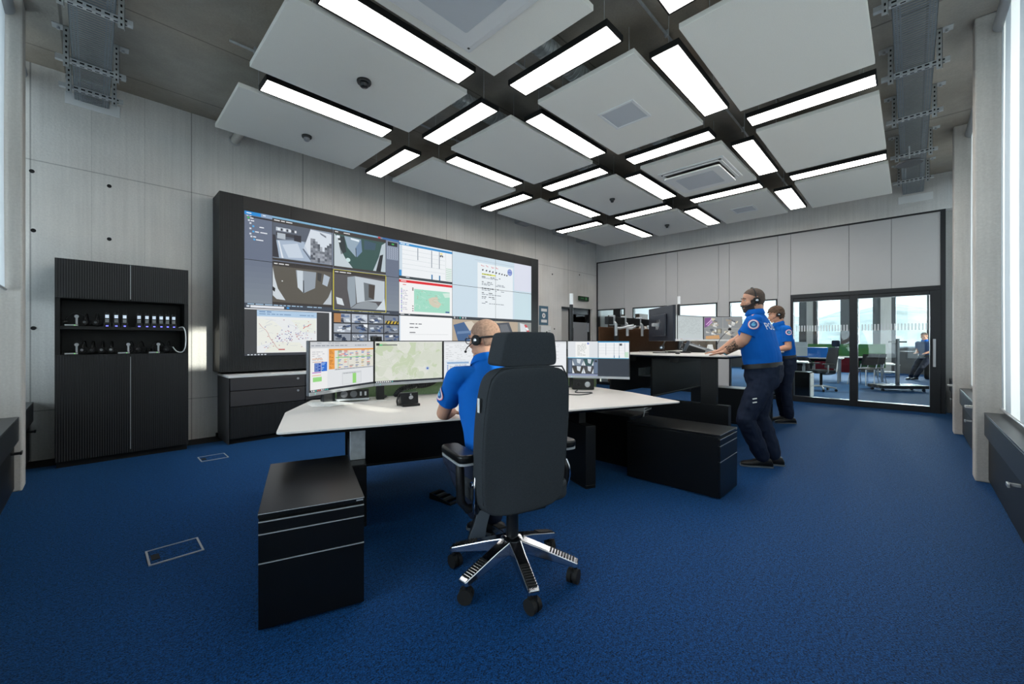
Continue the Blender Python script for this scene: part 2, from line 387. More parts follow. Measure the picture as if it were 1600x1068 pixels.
# window walls: piers, parapet, windows, blinds, sill units
RPIER = [(-1.0,-.66), (.33,.54), (2.90,3.11), (5.49,5.70), (8.06,8.27), (10.36,10.57), (13.0,13.2), (15.6,15.8), (18.2,18.4)]
for a, b in RPIER:
    struct(MB().box(a, b, -1.0, -.405, 0, CEIL).build('pillar', M_PIER, bevel=.012))
LPIER = [(.15,.37), (2.73,2.95), (5.30,5.52)]
for a, b in LPIER:
    struct(MB().box(-1.0, -.408, a, b, 0, CEIL).build('pillar', M_PIER, bevel=.012))
struct(MB().box(-1.0, 22.0, -1.0, -.74, 0, .55).build('wall_right', M_PIER))
struct(MB().box(-1.0, -.74, -1.0, 6.5, 0, .55).build('wall_left', M_PIER))
nwin = 5
def side_window(axis, a, b):
    global nwin
    mb = MB(); fw = .05; z0, z1 = .55, CEIL; mid = (a+b)/2
    bars = [(a, a+fw), (b-fw, b), (mid-.03, mid+.03)] if b-a > 1.2 else [(a, a+fw), (b-fw, b)]
    def bx(u0, u1, z0_, z1_, q0, q1): (mb.box(u0, u1, q0, q1, z0_, z1_) if axis == 'x' else mb.box(q0, q1, u0, u1, z0_, z1_))
    for u0, u1 in bars: bx(u0, u1, z0, z1, -.93, -.83)
    bx(a+fw, b-fw, z0, z0+fw, -.93, -.83); bx(a+fw, b-fw, z1-fw, z1, -.93, -.83)
    f = struct(mb.build('window_%d' % nwin, M_FRAME)); nwin += 1
    mb = MB(); bx(a+fw, b-fw, z0+fw, z1-fw, -.885, -.875); mb.build('pane', M_PANE, f)
RBAY = [(-.66,.33), (.54,2.90), (3.11,5.49), (5.70,8.06), (8.27,10.36), (10.57,13.0), (13.2,15.6), (15.8,18.2)]
LBAY = [(-.4,.15), (.37,2.73), (2.95,5.30), (5.52,6.5)]
for a, b in RBAY: side_window('x', a, b)
for a, b in LBAY: side_window('y', a, b)
# unseen fins added outside the right windows to cast shadow bands on the blinds
mb = MB()
for a, b in RBAY[2:5]:
    for t, w in ((.10,.16),(.38,.12),(.62,.20),(.92,.12)): x = a + (b-a)*t; mb.box(x-w, x+w, -1.45, -1.35, .3, CEIL+.2)
struct(mb.build('added_shade_fins', M_FRAME))
# far window wall of the adjoining room
mb = MB()
gaps = [(-.44,.457), (1.065,1.548), (2.07,2.88), (3.49,3.95), (4.35,4.9), (5.4,6.3)]
ys = [-1.0] + [v for g in gaps for v in g] + [6.7]
for k in range(0, len(ys), 2): mb.box(XW, XW+.3, ys[k], ys[k+1], 0, CEIL)
for a, b in gaps: mb.box(XW, XW+.3, a, b, 0, .82)
struct(mb.build('wall_adjoining_windows', mat('dark_window_surround', (74,76,78), .7)))
mb = MB(); mb.box(XW-.12, XW-.02, .55, .86, 0, CEIL)
mb.box(XW-.12, XW-.02, 3.0, 3.22, 0, CEIL); struct(mb.build('pillar', M_PIER))
for i, (a, b) in enumerate(gaps): framed_window('window_%d' % (nwin+i), a, b, .82, CEIL, .03, XW+.1, .08)

def blind(a, b, z0, axis, pos, label, group='white roller blinds at the windows', z1=3.93):
    o = empty('roller_blind', ((a+b)/2, pos, z1) if axis == 'x' else (pos, (a+b)/2, z1), 0 if axis == 'x' else R(90), label, 'blind', group)
    h = (b-a)/2 - .01
    MB().cyl((-h, 0, .04), (h, 0, .04), .055, 20).build('roller_tube', M_SILVER, o, smooth=40)
    mb = MB(); nz = 6; mb.add([(sx*h, .006*math.sin(3*k/nz), (z0-z1)*k/nz) for k in range(nz+1) for sx in (-1, 1)], [(2*k, 2*k+1, 2*k+3, 2*k+2) for k in range(nz)]); mb.build('fabric', M_SHADE, o)
    MB().cyl((-h, 0, z0-z1), (h, 0, z0-z1), .012, 10).build('bottom_bar', M_SILVER, o, smooth=40)
    return o
blind(3.11, 5.49, .66, 'x', -.56, 'sunlit white roller blind in the nearest bay of the right window wall')
blind(5.70, 8.06, .66, 'x', -.56, 'white roller blind between the two concrete pillars on the right')
blind(8.27, 10.14, .66, 'x', -.56, 'white roller blind in the bay next to the glass sliding door')
blind(-.6, .33, .66, 'x', -.56, 'white roller blind in the window corner behind the camera')
blind(.54, 2.02, .66, 'x', -.56, 'wide unseen white roller blind added beside the sun slot behind the camera')  # out of view; these pieces leave a slot that shapes the sun patches
blind(2.28, 2.90, .66, 'x', -.56, 'narrow unseen white roller blind added between the sun slot and the pillar')
blind(1.98, 2.32, .66, 'x', -.58, 'low narrow unseen white blind added to trim the sun slot', z1=1.72)  # unseen filler, added to limit where the sun slot throws light
blind(1.98, 2.32, 2.30, 'x', -.58, 'high narrow unseen white blind added to trim the sun slot', z1=3.36)
blind(.37, 2.73, 1.67, 'y', -.52, 'half drawn white roller blind in the window bay left of the camera')
blind(2.95, 5.30, 1.67, 'y', -.50, 'half drawn white roller blind beside the left concrete pillar')
blind(5.52, 6.48, 1.67, 'y', -.52, 'half drawn white roller blind in the corner bay by the shelf cabinet')

def sill_unit(a, b, axis, pos, label, handles):
    """built along local x with the room on +y; pos is the front plane"""
    if axis == 'x': o = empty('sill_unit', (a, pos, 0), 0, label, 'window sill unit', 'black sill units under the windows')
    else: o = empty('sill_unit', (pos, b, 0), R(-90), label, 'window sill unit', 'black sill units under the windows')
    L = b - a; g = .006
    MB().box(g, L-g, -.29, 0, .605, .62).build('sill_top', mat('anthracite_sill', (58,62,66), .34, metal=.25), o, bevel=.003)
    MB().box(g, L-g, -.02, -.001, .42, .604).build('fascia', mat('anthracite_fascia', (44,49,54), .4, metal=.2), o, bevel=.003)
    MB().box(g, L-g, -.05, -.026, .03, .415).build('lower_panel', M_BLACK, o)
    MB().box(g, L-g, -.07, -.045, 0, .03).build('plinth', M_DARK, o)
    MB().box(g, L-g, -.27, -.05, .395, .419).build('bottom_board', M_BLACK, o)
    for h in handles:
        mb = MB(); mb.box(h-.012, h+.012, -.026, .03, .345, .365).box(h-.05, h+.02, .022, .034, .343, .367)
        mb.build('handle', M_SILVER if axis == 'x' else M_BLACK, o, bevel=.003)
    return o
sill_unit(3.11, 5.49, 'x', -.458, 'anthracite sill unit in the nearest right-hand window bay', [.88])
sill_unit(5.70, 8.06, 'x', -.458, 'anthracite sill unit between the two right-hand pillars', [1.13])
sill_unit(8.27, 10.14, 'x', -.458, 'anthracite sill unit next to the glass sliding door', [.9])
sill_unit(.54, 2.90, 'x', -.458, 'anthracite sill unit beside the camera', [1.1])
sill_unit(2.95, 5.30, 'y', -.427, 'black sill unit in front of the left concrete pillar', [.22])
sill_unit(5.52, 6.49, 'y', -.427, 'short black sill unit in the corner by the shelf cabinet', [.3])
for x, lab in ((5.72, 'white perforated metal strip on the sill by the nearer right pillar'), (8.30, 'white perforated metal strip on the sill by the farther right pillar')):
    mb = MB()
    for i in range(9):
        y0 = -.54 + i*.02
        mb.box(x, x+.008, y0, y0+.02, .622, .64).box(x+.07, x+.078, y0, y0+.02, .622, .64).box(x, x+.078, y0, y0+.014, .632, .64)
    tag(mb.build('perforated_strip', M_WHITE), lab, 'metal strip', 'perforated strips on the sills')

# ------------------------------------------------------------------ outdoors beyond the adjoining room
struct(MB().box(21.9, 420, -160, 260, -.8, -.5).build('ground', mat('pale_asphalt', (150,152,150), .9, noise=(.3,.2))))
mb = MB(); n = 60; rr = random.Random(3); ridge = []
for i in range(n+1):
    y = -150 + 400*i/n
    ridge.append((y, 11 + 4*math.sin(i*.31) + 2.5*math.sin(i*.83+1) + rr.uniform(-1.2, 1.2)))
vs = [(175, y, -.6) for y, z in ridge] + [(200, y, z*.7) for y, z in ridge] + [(235, y, z) for y, z in ridge]
fs = []
for k in range(2):
    for i in range(n): fs.append((k*(n+1)+i, k*(n+1)+i+1, (k+1)*(n+1)+i+1, (k+1)*(n+1)+i))
mb.add(vs, [f[::-1] for f in fs])
struct(mb.build('hills', mat('hazy_wooded_hill', (176,186,184), .95, noise=(.15,.35)), smooth=60))  # distance haze is put into the pale hill colour
def car(x, y, rz, rgb, label):
    o = empty('car', (x, y, -.5), rz, label, 'car', 'parked cars outside')
    side = rpoly([(-2.1,.28), (2.1,.28), (2.12,.72), (1.25,.86), (.62,1.38), (-1.2,1.42), (-1.85,.95), (-2.12,.85)], .12, 3)
    MB().prism(side, -.85, .85, axis='y').build('body', mat('car_paint_%d' % sum(rgb), rgb, .25, coat=.5), o, bevel=.06)
    for s in (-1, 1):
        MB().prism(rpoly([(1.05,.90),(.55,1.30),(-1.1,1.33),(-1.6,.96)], .05, 2), s*.845, s*.86, axis='y').build('side_window', M_PLAST, o)
        for w in (-1.3, 1.3): MB().cyl((w, s*.70, .32), (w, s*.87, .32), .32, 18).build('wheel', M_RUBBER, o, smooth=40)
car(34, 4.6, R(20), (225,228,230), 'white car parked outside beyond the desk with the green screen')
car(36, .6, R(95), (120,124,130), 'grey car parked outside behind the leaning person')
car(33, 8.6, R(60), (210,212,214), 'pale car parked outside beyond the grey mesh chair')
# ------------------------------------------------------------------ ceiling: felt panels, light panels, detectors, grilles, cassettes
PX0 = [.98, 3.22, 5.46, 7.68]; PY0 = [4.64, 3.16, 1.69, .23]; PW, PD = 1.62, 1.08; PZ = 3.70
def hang(o, pts, z, h):
    for x, y in pts:
        MB().cyl((x, y, z), (x, y, h), .003, 6).build('wire', M_STEEL, o)
for r in range(4):
    for c in range(4):
        if (r, c) == (3, 0): continue
        o = empty('ceiling_panel', (PX0[c]+PW/2, PY0[r]+PD/2, PZ), 0,
                  'grey acoustic ceiling panel, %s row from the screen wall, %s from its cabinet end' % (ORD[r], ORD[c]), 'ceiling panel', 'grey felt ceiling panels')
        MB().box(-PW/2, PW/2, -PD/2, PD/2, 0, .045).build('felt_board', M_PANEL, o, bevel=.004)
        hang(o, [(sx*.6, sy*.38) for sx in (-1, 1) for sy in (-1, 1)], .045, CEIL-PZ)
def light(x, y, lx, ly, label):
    o = empty('ceiling_light', (x, y, PZ), 0, label, 'ceiling light', 'flat lit ceiling lights')
    mb = MB(); t = .012
    mb.box(-lx/2, lx/2, -ly/2, -ly/2+t, 0, .04).box(-lx/2, lx/2, ly/2-t, ly/2, 0, .04).box(-lx/2, -lx/2+t, -ly/2+t, ly/2-t, 0, .04).box(lx/2-t, lx/2, -ly/2+t, ly/2-t, 0, .04)
    mb.box(-lx/2, lx/2, -ly/2, ly/2, .04, .05).build('frame', M_BLACK, o)
    MB().box(-lx/2+t, lx/2-t, -ly/2+t, ly/2-t, .004, .03).build('diffuser', M_LED, o)
    hang(o, [(s*(lx/2-.1 if lx > ly else 0), s*(ly/2-.1 if ly >= lx else 0)) for s in (-1, 1)], .05, CEIL-PZ)
for g, y in enumerate((4.45, 2.975, 1.50)):
    for c in range(4):
        if (g, c) == (2, 0): continue
        light(PX0[c]+PW/2, y, 1.31, .255, 'lit light between %s and %s panel rows from screen wall, %s from cabinet end' % (ORD[g], ORD[g+1], ORD[c]))
for g in range(3):
    for r in range(4):
        light((PX0[g]+PW+PX0[g+1])/2, PY0[r]+PD/2, .25, 1.08, 'lit light pointing at screen wall in its %s panel row, %s gap from cabinet end' % (ORD[r], ORD[g]))
def detector(r, c, rad, cap, label):
    o = empty('smoke_detector', (PX0[c]+PW/2, PY0[r]+PD/2, PZ), 0, label, 'smoke detector', 'smoke detectors on the ceiling panels')
    MB().lathe([(rad, 0), (rad, -.015), (rad*.92, -.025), (rad*.6, -.026)], n=24).build('base', M_PLAST, o, smooth=40)
    MB().lathe([(rad*.62, -.024), (rad*.6, -.05), (rad*.4, -.062), (.002, -.065)], n=20).build('dome', cap, o, smooth=50)
detector(0, 0, .055, mat('grey_dome', (120,122,126), .4), 'black ringed smoke detector with a grey dome nearest the shelf cabinet')
detector(1, 0, .065, M_PLAST, 'largest all-black smoke detector, on the panel beside the air cassette')
detector(1, 2, .045, M_PLAST, 'small black smoke detector on the panel above the video wall')
detector(1, 3, .045, M_PLAST, 'small black smoke detector nearest the glass wall corner')
def grille_mat():
    m = mat('perforated_grille', (168,174,180), .5)
    nt = m.node_tree; b = nt.nodes['Principled BSDF']; N = nt.nodes.new; L = nt.links.new
    tc = N('ShaderNodeTexCoord'); v = N('ShaderNodeTexVoronoi'); v.inputs['Scale'].default_value = 90; v.inputs['Randomness'].default_value = 0
    L(tc.outputs['Object'], v.inputs['Vector']); cr = N('ShaderNodeValToRGB')
    cr.color_ramp.elements[0].position = .30; cr.color_ramp.elements[0].color = lin((110,116,122)); cr.color_ramp.elements[1].position = .42; cr.color_ramp.elements[1].color = lin((190,195,200))
    L(v.outputs['Distance'], cr.inputs['Fac']); L(cr.outputs['Color'], b.inputs['Base Color']); return m
M_GRILLE = grille_mat()
def square_grille(r, c, s, label):
    o = empty('ceiling_speaker', (PX0[c]+PW/2, PY0[r]+PD/2, PZ), 0, label, 'ceiling loudspeaker', 'square speaker grilles')
    mb = MB(); w = s/2; t = .03
    mb.box(-w, w, -w, -w+t, -.012, 0).box(-w, w, w-t, w, -.012, 0).box(-w, -w+t, -w+t, w-t, -.012, 0).box(w-t, w, -w+t, w-t, -.012, 0)
    mb.build('frame', M_WHITE, o, bevel=.003)
    MB().box(-w+t, w-t, -w+t, w-t, -.006, 0).build('grille', M_GRILLE, o)
square_grille(2, 1, .42, 'square white framed loudspeaker grille on the panel left of the cassette with open flaps')
square_grille(2, 3, .38, 'square white loudspeaker grille on the panel nearest the glass wall')
def cassette(r, c, drop, label):
    o = empty('air_cassette', (PX0[c]+PW/2-.01, PY0[r]+PD/2, PZ), 0, label, 'air conditioning cassette', 'air cassettes in the ceiling panels')
    w = .45
    MB().box(-w, w, -w, w, -.018, 0).build('base_frame', M_WHITE, o, bevel=.01)
    MB().box(-w+.04, w-.04, -w+.04, w-.04, -.026, -.0185).build('air_slot', M_PLAST, o)
    k = w-.07
    p = MB().prism(rrect(-k, k, -k, k, .03), -.026-drop-.02, -.026-drop).build('cover_plate', M_WHITE, o, bevel=.004)
    MB().prism(rrect(-k+.12, k-.12, -k+.12, k-.12, .02), -.026-drop-.024, -.026-drop-.0205).build('grille', M_GRILLE, p)
    mb = MB()
    for sx, sy in ((1,0),(-1,0),(0,1),(0,-1)):
        if sx: mb.box(sx*(w-.055)-.02, sx*(w-.055)+.02, -k, k, -.036, -.0265)
        else: mb.box(-k, k, sy*(w-.055)-.02, sy*(w-.055)+.02, -.036, -.0265)
    mb.build('flaps', M_WHITE, o)
cassette(2, 0, .0, 'large closed air cassette with fine perforated grille nearest the camera')
cassette(2, 2, .045, 'air cassette with a lowered cover plate and dark air slot')
# services above the panels
def duct(y, x0, x1, label):
    mb = MB(); path = []; rs = []; x = x0
    while x < x1:
        path += [(x, y, 3.95), (x+.02, y, 3.95), (x+.022, y, 3.95), (x+.05, y, 3.95)]; rs += [.088, .088, .095, .095]; x += .052
    mb.tube(path, rs, 16); tag(mb.build('air_duct', M_STEEL, smooth=40), label, 'air duct', 'spiral ducts above the ceiling panels')
duct(2.42, 2.45, 6.9, 'silver spiral duct above the panel row with the air cassettes')
duct(3.62, 2.3, 9.0, 'silver spiral duct above the second panel row from the screen wall')
for y, x0, x1, lab in ((1.62, 2.7, 9.6, 'thin steel conduit under the slab nearest the right windows'), (2.88, .9, 9.6, 'thin steel conduit crossing the middle of the ceiling'), (4.60, .9, 9.6, 'thin steel conduit under the slab nearest the screen wall')):
    mb = MB().cyl((x0, y, 4.08), (x1, y, 4.08), .012, 8)
    x = x0 + .2
    while x < x1: mb.box(x, x+.02, y-.018, y+.018, 4.06, CEIL); x += .8
    tag(mb.build('conduit', M_STEEL, smooth=40), lab, 'conduit', 'conduits under the slab')
def stub(x, w, z0, z1, dep, label):
    o = empty('duct_stub', (x, YB, 0), 0, label, 'duct outlet', 'duct outlets high on the screen wall')
    mb = MB(); mb.box(-w/2, w/2, -dep, 0, z0, z0+.012).box(-w/2, w/2, -dep, 0, z1-.012, z1).box(-w/2, -w/2+.012, -dep, 0, z0, z1).box(w/2-.012, w/2, -dep, 0, z0, z1)
    mb.build('sleeve', M_PGREY, o)
    MB().box(-w/2+.012, w/2-.012, -dep+.03, -dep+.034, z0+.012, z1-.012).build('shadow_gap', M_DARK, o)
stub(6.92, .36, 3.93, 4.08, .22, 'grey rectangular duct outlet high above the video wall corner')
stub(8.35, .42, 3.94, 4.08, .24, 'grey rectangular duct outlet high above the corridor door')
stub(9.33, .36, 3.92, 4.06, .22, 'grey rectangular duct outlet nearest the far room corner')
o = empty('pipe_stub', (1.33, YB, 3.93), 0, 'short round pipe end sticking out of the concrete above the video wall', 'pipe')
MB().cyl((0, 0, 0), (0, -.42, 0), .05, 20).build('pipe', M_PIER, o, smooth=40); MB().cyl((0, -.0, 0), (0, -.02, 0), .07, 20).build('collar', M_PGREY, o, smooth=40)
o = empty('round_antenna', (7.6, .02, 3.60), 0, 'flat dark round antenna disc hanging below the cable tray', 'antenna')
MB().lathe([(.02, .0), (.13, .0), (.14, .015), (.12, .035), (.03, .05)], n=28).build('disc', mat('dark_grey_plastic', (70,72,75), .5), o, smooth=40)
MB().cyl((0, 0, .05), (0, 0, .24), .008, 8).build('rod', M_STEEL, o)
for (x, y, rot, lab) in ((XF-.012, -.05, 0, 'pale blank plate on the far lintel at the end of the cable tray'),):
    tag(MB().box(x, XF, -.27, .17, 3.70, 3.83).build('wall_plate', M_WHITE, bevel=.004), lab, 'wall plate')
tag(MB().box(-.21, .22, YB-.014, YB, 3.80, 3.925).build('wall_plate', M_WHITE, bevel=.004), 'pale blank plate on the concrete wall above the shelf cabinet', 'wall plate')

# ------------------------------------------------------------------ cable trays
def cable_tray(loc, rz, L, hangers, label):
    """runs along local +x, width along y, bed bottom at z 0"""
    o = empty('cable_tray', loc, rz, label, 'cable tray', 'zinc cable trays under the slab')
    w = .132; mb = MB()
    for s in (-1, 1):
        mb.box(0, L, s*w-.001, s*w+.001, 0, .06).box(0, L, s*w-(.012 if s > 0 else 0), s*w+(.012 if s < 0 else 0), .058, .06)
        for a, b in ((.128, .117), (.109, .098), (.090, .079)): mb.box(0, L, min(s*a, s*b), max(s*a, s*b), 0, .002)
        x = 0
        while x < L:
            for a, b in ((.117, .109), (.098, .090)): mb.box(x, x+.016, min(s*a, s*b), max(s*a, s*b), 0, .002)
            x += .032
    x = 0
    while x < L: mb.box(x, x+.019, -.079, .079, 0, .002); x += .036
    mb.build('tray_bed', M_ZINC, o)
    for hx in hangers:
        hb = MB().box(hx-.02, hx+.02, -.235, .235, -.042, -.038).box(hx-.02, hx-.017, -.235, .235, -.038, -.002).box(hx+.017, hx+.02, -.235, .235, -.038, -.002)
        for k in range(8): hb.box(hx-.006, hx+.006, -.2+k*.05, -.17+k*.05, -.0435, -.0415, 1); hb.box(hx-.0215, hx-.0195, -.2+k*.05, -.17+k*.05, -.028, -.014, 1)
        h = hb.build('hanger', [M_STEEL, M_DARK], o)
        for s in (-1, 1):
            y = s*.165
            mb = MB(); mb.box(hx-.032, hx-.029, y-.02, y+.02, -.1, CEIL-loc[2]).box(hx-.032, hx-.004, y-.02, y-.017, -.1, CEIL-loc[2])
            for k in range(7): mb.box(hx-.034, hx-.0325, y-.006, y+.006, -.08+k*.05, -.06+k*.05, 1)
            mb.box(hx-.032, hx+.06, y-.02+s*.0, y+.02+s*.07 if s > 0 else y+.02, CEIL-loc[2]-.006, CEIL-loc[2]) if s > 0 else mb.box(hx-.032, hx+.06, y-.09, y+.02, CEIL-loc[2]-.006, CEIL-loc[2])
            mb.cyl((hx+.02, y+s*.05, CEIL-loc[2]-.006), (hx+.02, y+s*.05, CEIL-loc[2]-.03), .012, 8)
            mb.build('upright', [M_STEEL, M_DARK], h)
    return o
cable_tray((.4, -.02, 3.85), 0, 9.7, [.6, 1.6, 2.72, 3.88, 5.07, 6.2, 7.5, 8.8], 'zinc perforated cable tray along the right window wall')
cable_tray((-.005, -.3, 3.85), R(90), 6.75, [1.1, 2.4, 3.7, 4.86, 5.85, 6.42], 'zinc perforated cable tray along the left window wall')

# ------------------------------------------------------------------ pictures on screens: flat coloured figures clipped to each display
class Draw:
    def __init__(s): s.it = []
    def poly(s, pts, c, l): s.it.append((pts, lin(c), l)); return s
    def rect(s, u0, v0, u1, v1, c, l=1): return s.poly([(u0,v0),(u1,v0),(u1,v1),(u0,v1)], c, l)
    def line(s, pts, w, c, l):
        for (a, b), (d, e) in zip(pts[:-1], pts[1:]):
            q = Vector((d-a, e-b)); 
            if q.length < 1e-6: continue
            q = Vector((-q.y, q.x)).normalized()*w/2
            s.poly([(a+q.x,b+q.y),(a-q.x,b-q.y),(d-q.x,e-q.y),(d+q.x,e+q.y)], c, l)
        return s
    def disc(s, u, v, ru, rv, c, l, n=20): return s.poly([(u+ru*math.cos(2*math.pi*k/n), v+rv*math.sin(2*math.pi*k/n)) for k in range(n)], c, l)
    def words(s, u0, v, u1, h, c, l, dens=.8):
        u = u0
        while u < u1:
            w = rnd.uniform(1.2, 4.5)*h
            if u + w > u1: break
            if rnd.random() < dens: s.rect(u, v, u+w, v+h, c, l)
            u += w + h*.7
        return s
    def build(s, u0, v0, u1, v1, W, H, name, parent, y=0.0, eps=.0004):
        """front faces -y; local x from -W/2 to W/2, z from 0 (bottom) to H"""
        mb = MB(); sgn = 1
        for pts, c, l in s.it:
            P = [tuple(p) for p in pts]
            for ax, lim, keep in ((0, u0, 1), (0, u1, -1), (1, v0, 1), (1, v1, -1)):
                Q = []
                for i in range(len(P)):
                    a, b = P[i-1], P[i]; da, db = (a[ax]-lim)*keep, (b[ax]-lim)*keep
                    if (da >= 0) != (db >= 0):
                        t = da/(da-db); Q.append((a[0]+(b[0]-a[0])*t, a[1]+(b[1]-a[1])*t))
                    if db >= 0: Q.append(b)
                P = Q
                if len(P) < 3: break
            if len(P) < 3: continue
            area = sum(P[i-1][0]*P[i][1]-P[i][0]*P[i-1][1] for i in range(len(P)))
            if abs(area) < 1e-9: continue
            if area > 0: P = P[::-1]
            vs = [((p[0]-u0)/(u1-u0)*W - W/2, y - l*eps, H - (p[1]-v0)/(v1-v0)*H) for p in P]
            mb.add(vs, [tuple(range(len(vs)))[::-1]], 0, c)
        return mb.build(name, M_SCREEN, parent)
    def fix(s): return s
def wiggle(u, v, du, dv, n, j):
    return [(u+du*i/n+rnd.uniform(-j, j), v+dv*i/n+rnd.uniform(-j, j)) for i in range(n+1)]

D = Draw()
D.rect(0, 0, 5, 3, (205,222,235), 0)
# camera viewer over the first two columns and two rows
D.rect(0, 0, 2, 2, (104,114,134), 1)
for k in range(8): D.rect(0, 1+k*.12, .29, 1.12+k*.12, (108+k*3,118+k*3,136+k*2), 2); D.rect(1.79, 1+k*.12, 2, 1.12+k*.12, (112+k*3,122+k*3,140+k*2), 2)
D.rect(0, 0, .17, .075, (38,140,215), 2).rect(.17, 0, .29, .075, (140,165,195), 2).words(.02, .025, .15, .022, (225,240,250), 3).words(.19, .025, .28, .02, (230,240,250), 3)
D.rect(.29, .0, 2, .045, (128,176,208), 2).rect(1.7, .0, 2, .05, (60,110,170), 3).rect(1.66, .005, 1.70, .045, (200,60,60), 3).rect(1.70, .005, 1.73, .045, (230,200,60), 3)
D.words(.02, .085, .1, .015, (220,225,235), 3)
for k, (ind, n) in enumerate(((.03,.12),(.035,.16),(.05,.06),(.08,.13),(.05,.05),(.08,.13),(.05,.04),(.06,.05),(.09,.12))):
    v = .115 + k*.055
    D.rect(ind, v, ind+.02, v+.035, ((60,190,90) if k == 0 else (80,170,230) if k in (3,5,8) else (210,215,225)), 3).words(ind+.028, v+.006, ind+.03+n, .022, (230,234,242), 3)
D.rect(.06, .09, .29, .12, (40,40,44), 2)
def cam_frame(u0, v0, u1, v1, bg):
    D.rect(u0, v0, u1, v1, (58,54,52), 2).rect(u0+.005, v0+.09, u1-.005, v1-.05, bg, 3).words(u0+.02, v0+.03, u0+.25, .02, (235,235,235), 3)
def P(u0, v0, u1, v1, pts, c, l): D.poly([(u0+(u1-u0)*a, v0+(v1-v0)*b) for a, b in pts], c, l)
A = (.295, .13, 1.0, .90)   # workshop with pixelated blot
cam_frame(.29, .04, 1.015, .95, (138,152,170))
P(*A, [(0,0),(.62,0),(.55,.42),(.3,.42),(0,.5)], (88,96,110), 4)
P(*A, [(.05,.12),(.28,.12),(.28,.22),(.05,.22)], (190,200,212), 5); P(*A, [(.05,.26),(.4,.26),(.42,.36),(.05,.36)], (58,60,68), 5); P(*A, [(.07,.28),(.2,.28),(.2,.44),(.07,.44)], (178,188,198), 6)
for k in range(7): P(*A, [(.08+k*.045,.14),(.11+k*.045,.14),(.11+k*.045,.21),(.08+k*.045,.21)], (60,64,72) if k % 2 else (225,230,236), 6)
P(*A, [(.34,.28),(.46,.26),(.46,.46),(.34,.44)], (44,44,52), 6)
P(*A, [(.05,.5),(.5,.42),(.64,.98),(.1,.98)], (168,184,204), 5); P(*A, [(.15,.6),(.4,.5),(.5,.9),(.25,.95)], (200,212,226), 6)
P(*A, [(.08,.5),(.1,.5),(.17,.98),(.14,.98)], (225,232,240), 6); P(*A, [(0,.35),(.04,.35),(.1,.98),(0,.98)], (50,50,58), 6)
P(*A, [(.62,.02),(1,.06),(1,.99),(.66,.9),(.5,.62)], (214,222,232), 5); P(*A, [(.5,.62),(.66,.98),(.64,.99),(.48,.64)], (90,100,118), 6); P(*A, [(.78,.06),(.9,.14),(.9,.2),(.8,.12)], (120,128,140), 6)
for i in range(9):
    for j in range(10):
        if (j+1)/10.0 + .12*abs(i-5) > .5:
            g = rnd.randint(72, 165); P(*A, [(.62+i*.042,.28+j*.07),(.662+i*.042,.28+j*.07),(.662+i*.042,.35+j*.07),(.62+i*.042,.35+j*.07)], (g, g+6, g+16), 7)
B = (1.03, .13, 1.78, .93)  # green floored hall through a round lens
cam_frame(1.02, .04, 1.785, .96, (52,84,80))
P(*B, [(0,0),(.06,.1),(.1,.4),(.2,.7),(.34,.97),(0,.97)], (196,208,214), 5); P(*B, [(1,0),(.92,.1),(.86,.5),(.74,.97),(1,.97)], (186,200,208), 5); P(*B, [(.88,.45),(.95,.4),(.9,.97),(.8,.97)], (30,34,38), 6)
P(*B, [(.06,.06),(.18,.05),(.22,.5),(.12,.6)], (42,52,54), 5); P(*B, [(.18,.02),(.5,.04),(.52,.42),(.40,.62),(.24,.36)], (150,170,186), 5); P(*B, [(.5,.04),(.52,.42),(.42,.62),(.39,.34)], (112,138,168), 6); P(*B, [(.56,.04),(.8,.08),(.78,.3),(.56,.34)], (60,86,104), 5)
P(*B, [(.3,.05),(.46,.07),(.46,.13),(.3,.1)], (228,240,248), 7); P(*B, [(.04,.04),(.1,.04),(.1,.12),(.04,.12)], (228,238,246), 7); D.disc(B[0]+.19, .72, .03, .05, (200,225,225), 6); D.disc(B[0]+.07, .3, .018, .028, (220,228,232), 7)
P(*B, [(.40,.62),(.39,.34),(.405,.34),(.41,.62)], (26,34,40), 7)
C = (.295, 1.09, 1.0, 1.86)  # brown floor, white doors
cam_frame(.29, .97, 1.015, 1.9, (92,88,80))
P(*C, [(0,0),(.03,.3),(.08,.6),(.2,.92),(.06,.9),(0,.8)], (206,214,220), 5); P(*C, [(1,.5),(.94,.75),(.84,.97),(1,.97)], (190,198,204), 5)
P(*C, [(.37,.02),(.72,.02),(.70,.5),(.5,.68),(.40,.5)], (150,160,170), 5); P(*C, [(.39,.02),(.49,.02),(.49,.66),(.4,.52)], (204,214,222), 6); P(*C, [(.49,.3),(.505,.3),(.51,.68),(.49,.66)], (46,50,56), 7)
P(*C, [(.86,.05),(.97,.12),(.92,.42),(.83,.36)], (176,188,200), 5); P(*C, [(.74,.02),(.82,.04),(.8,.3),(.74,.25)], (60,60,60), 6); P(*C, [(0,.55),(.04,.6),(.03,.7),(0,.66)], (30,30,32), 6); D.disc(.4, 1.38, .008, .012, (235,235,235), 6)
E_ = (1.03, 1.09, 1.78, 1.92) # selected view with yellow frame
cam_frame(1.02, .99, 1.785, 1.95, (84,82,84))
D.line([(1.02,.99),(1.785,.99),(1.785,1.95),(1.02,1.95),(1.02,.99)], .012, (206,196,70), 7)
P(*E_, [(.24,.05),(.38,.0),(.4,.82),(.3,.95),(.24,.4)], (150,162,172), 5); P(*E_, [(.38,.0),(.98,.06),(.98,.7),(.6,.72),(.42,.8)], (192,202,210), 5); P(*E_, [(.55,.16),(.78,.2),(.76,.66),(.57,.72)], (110,118,124), 6); P(*E_, [(.65,.2),(.78,.22),(.76,.66),(.65,.6)], (72,66,62), 7)
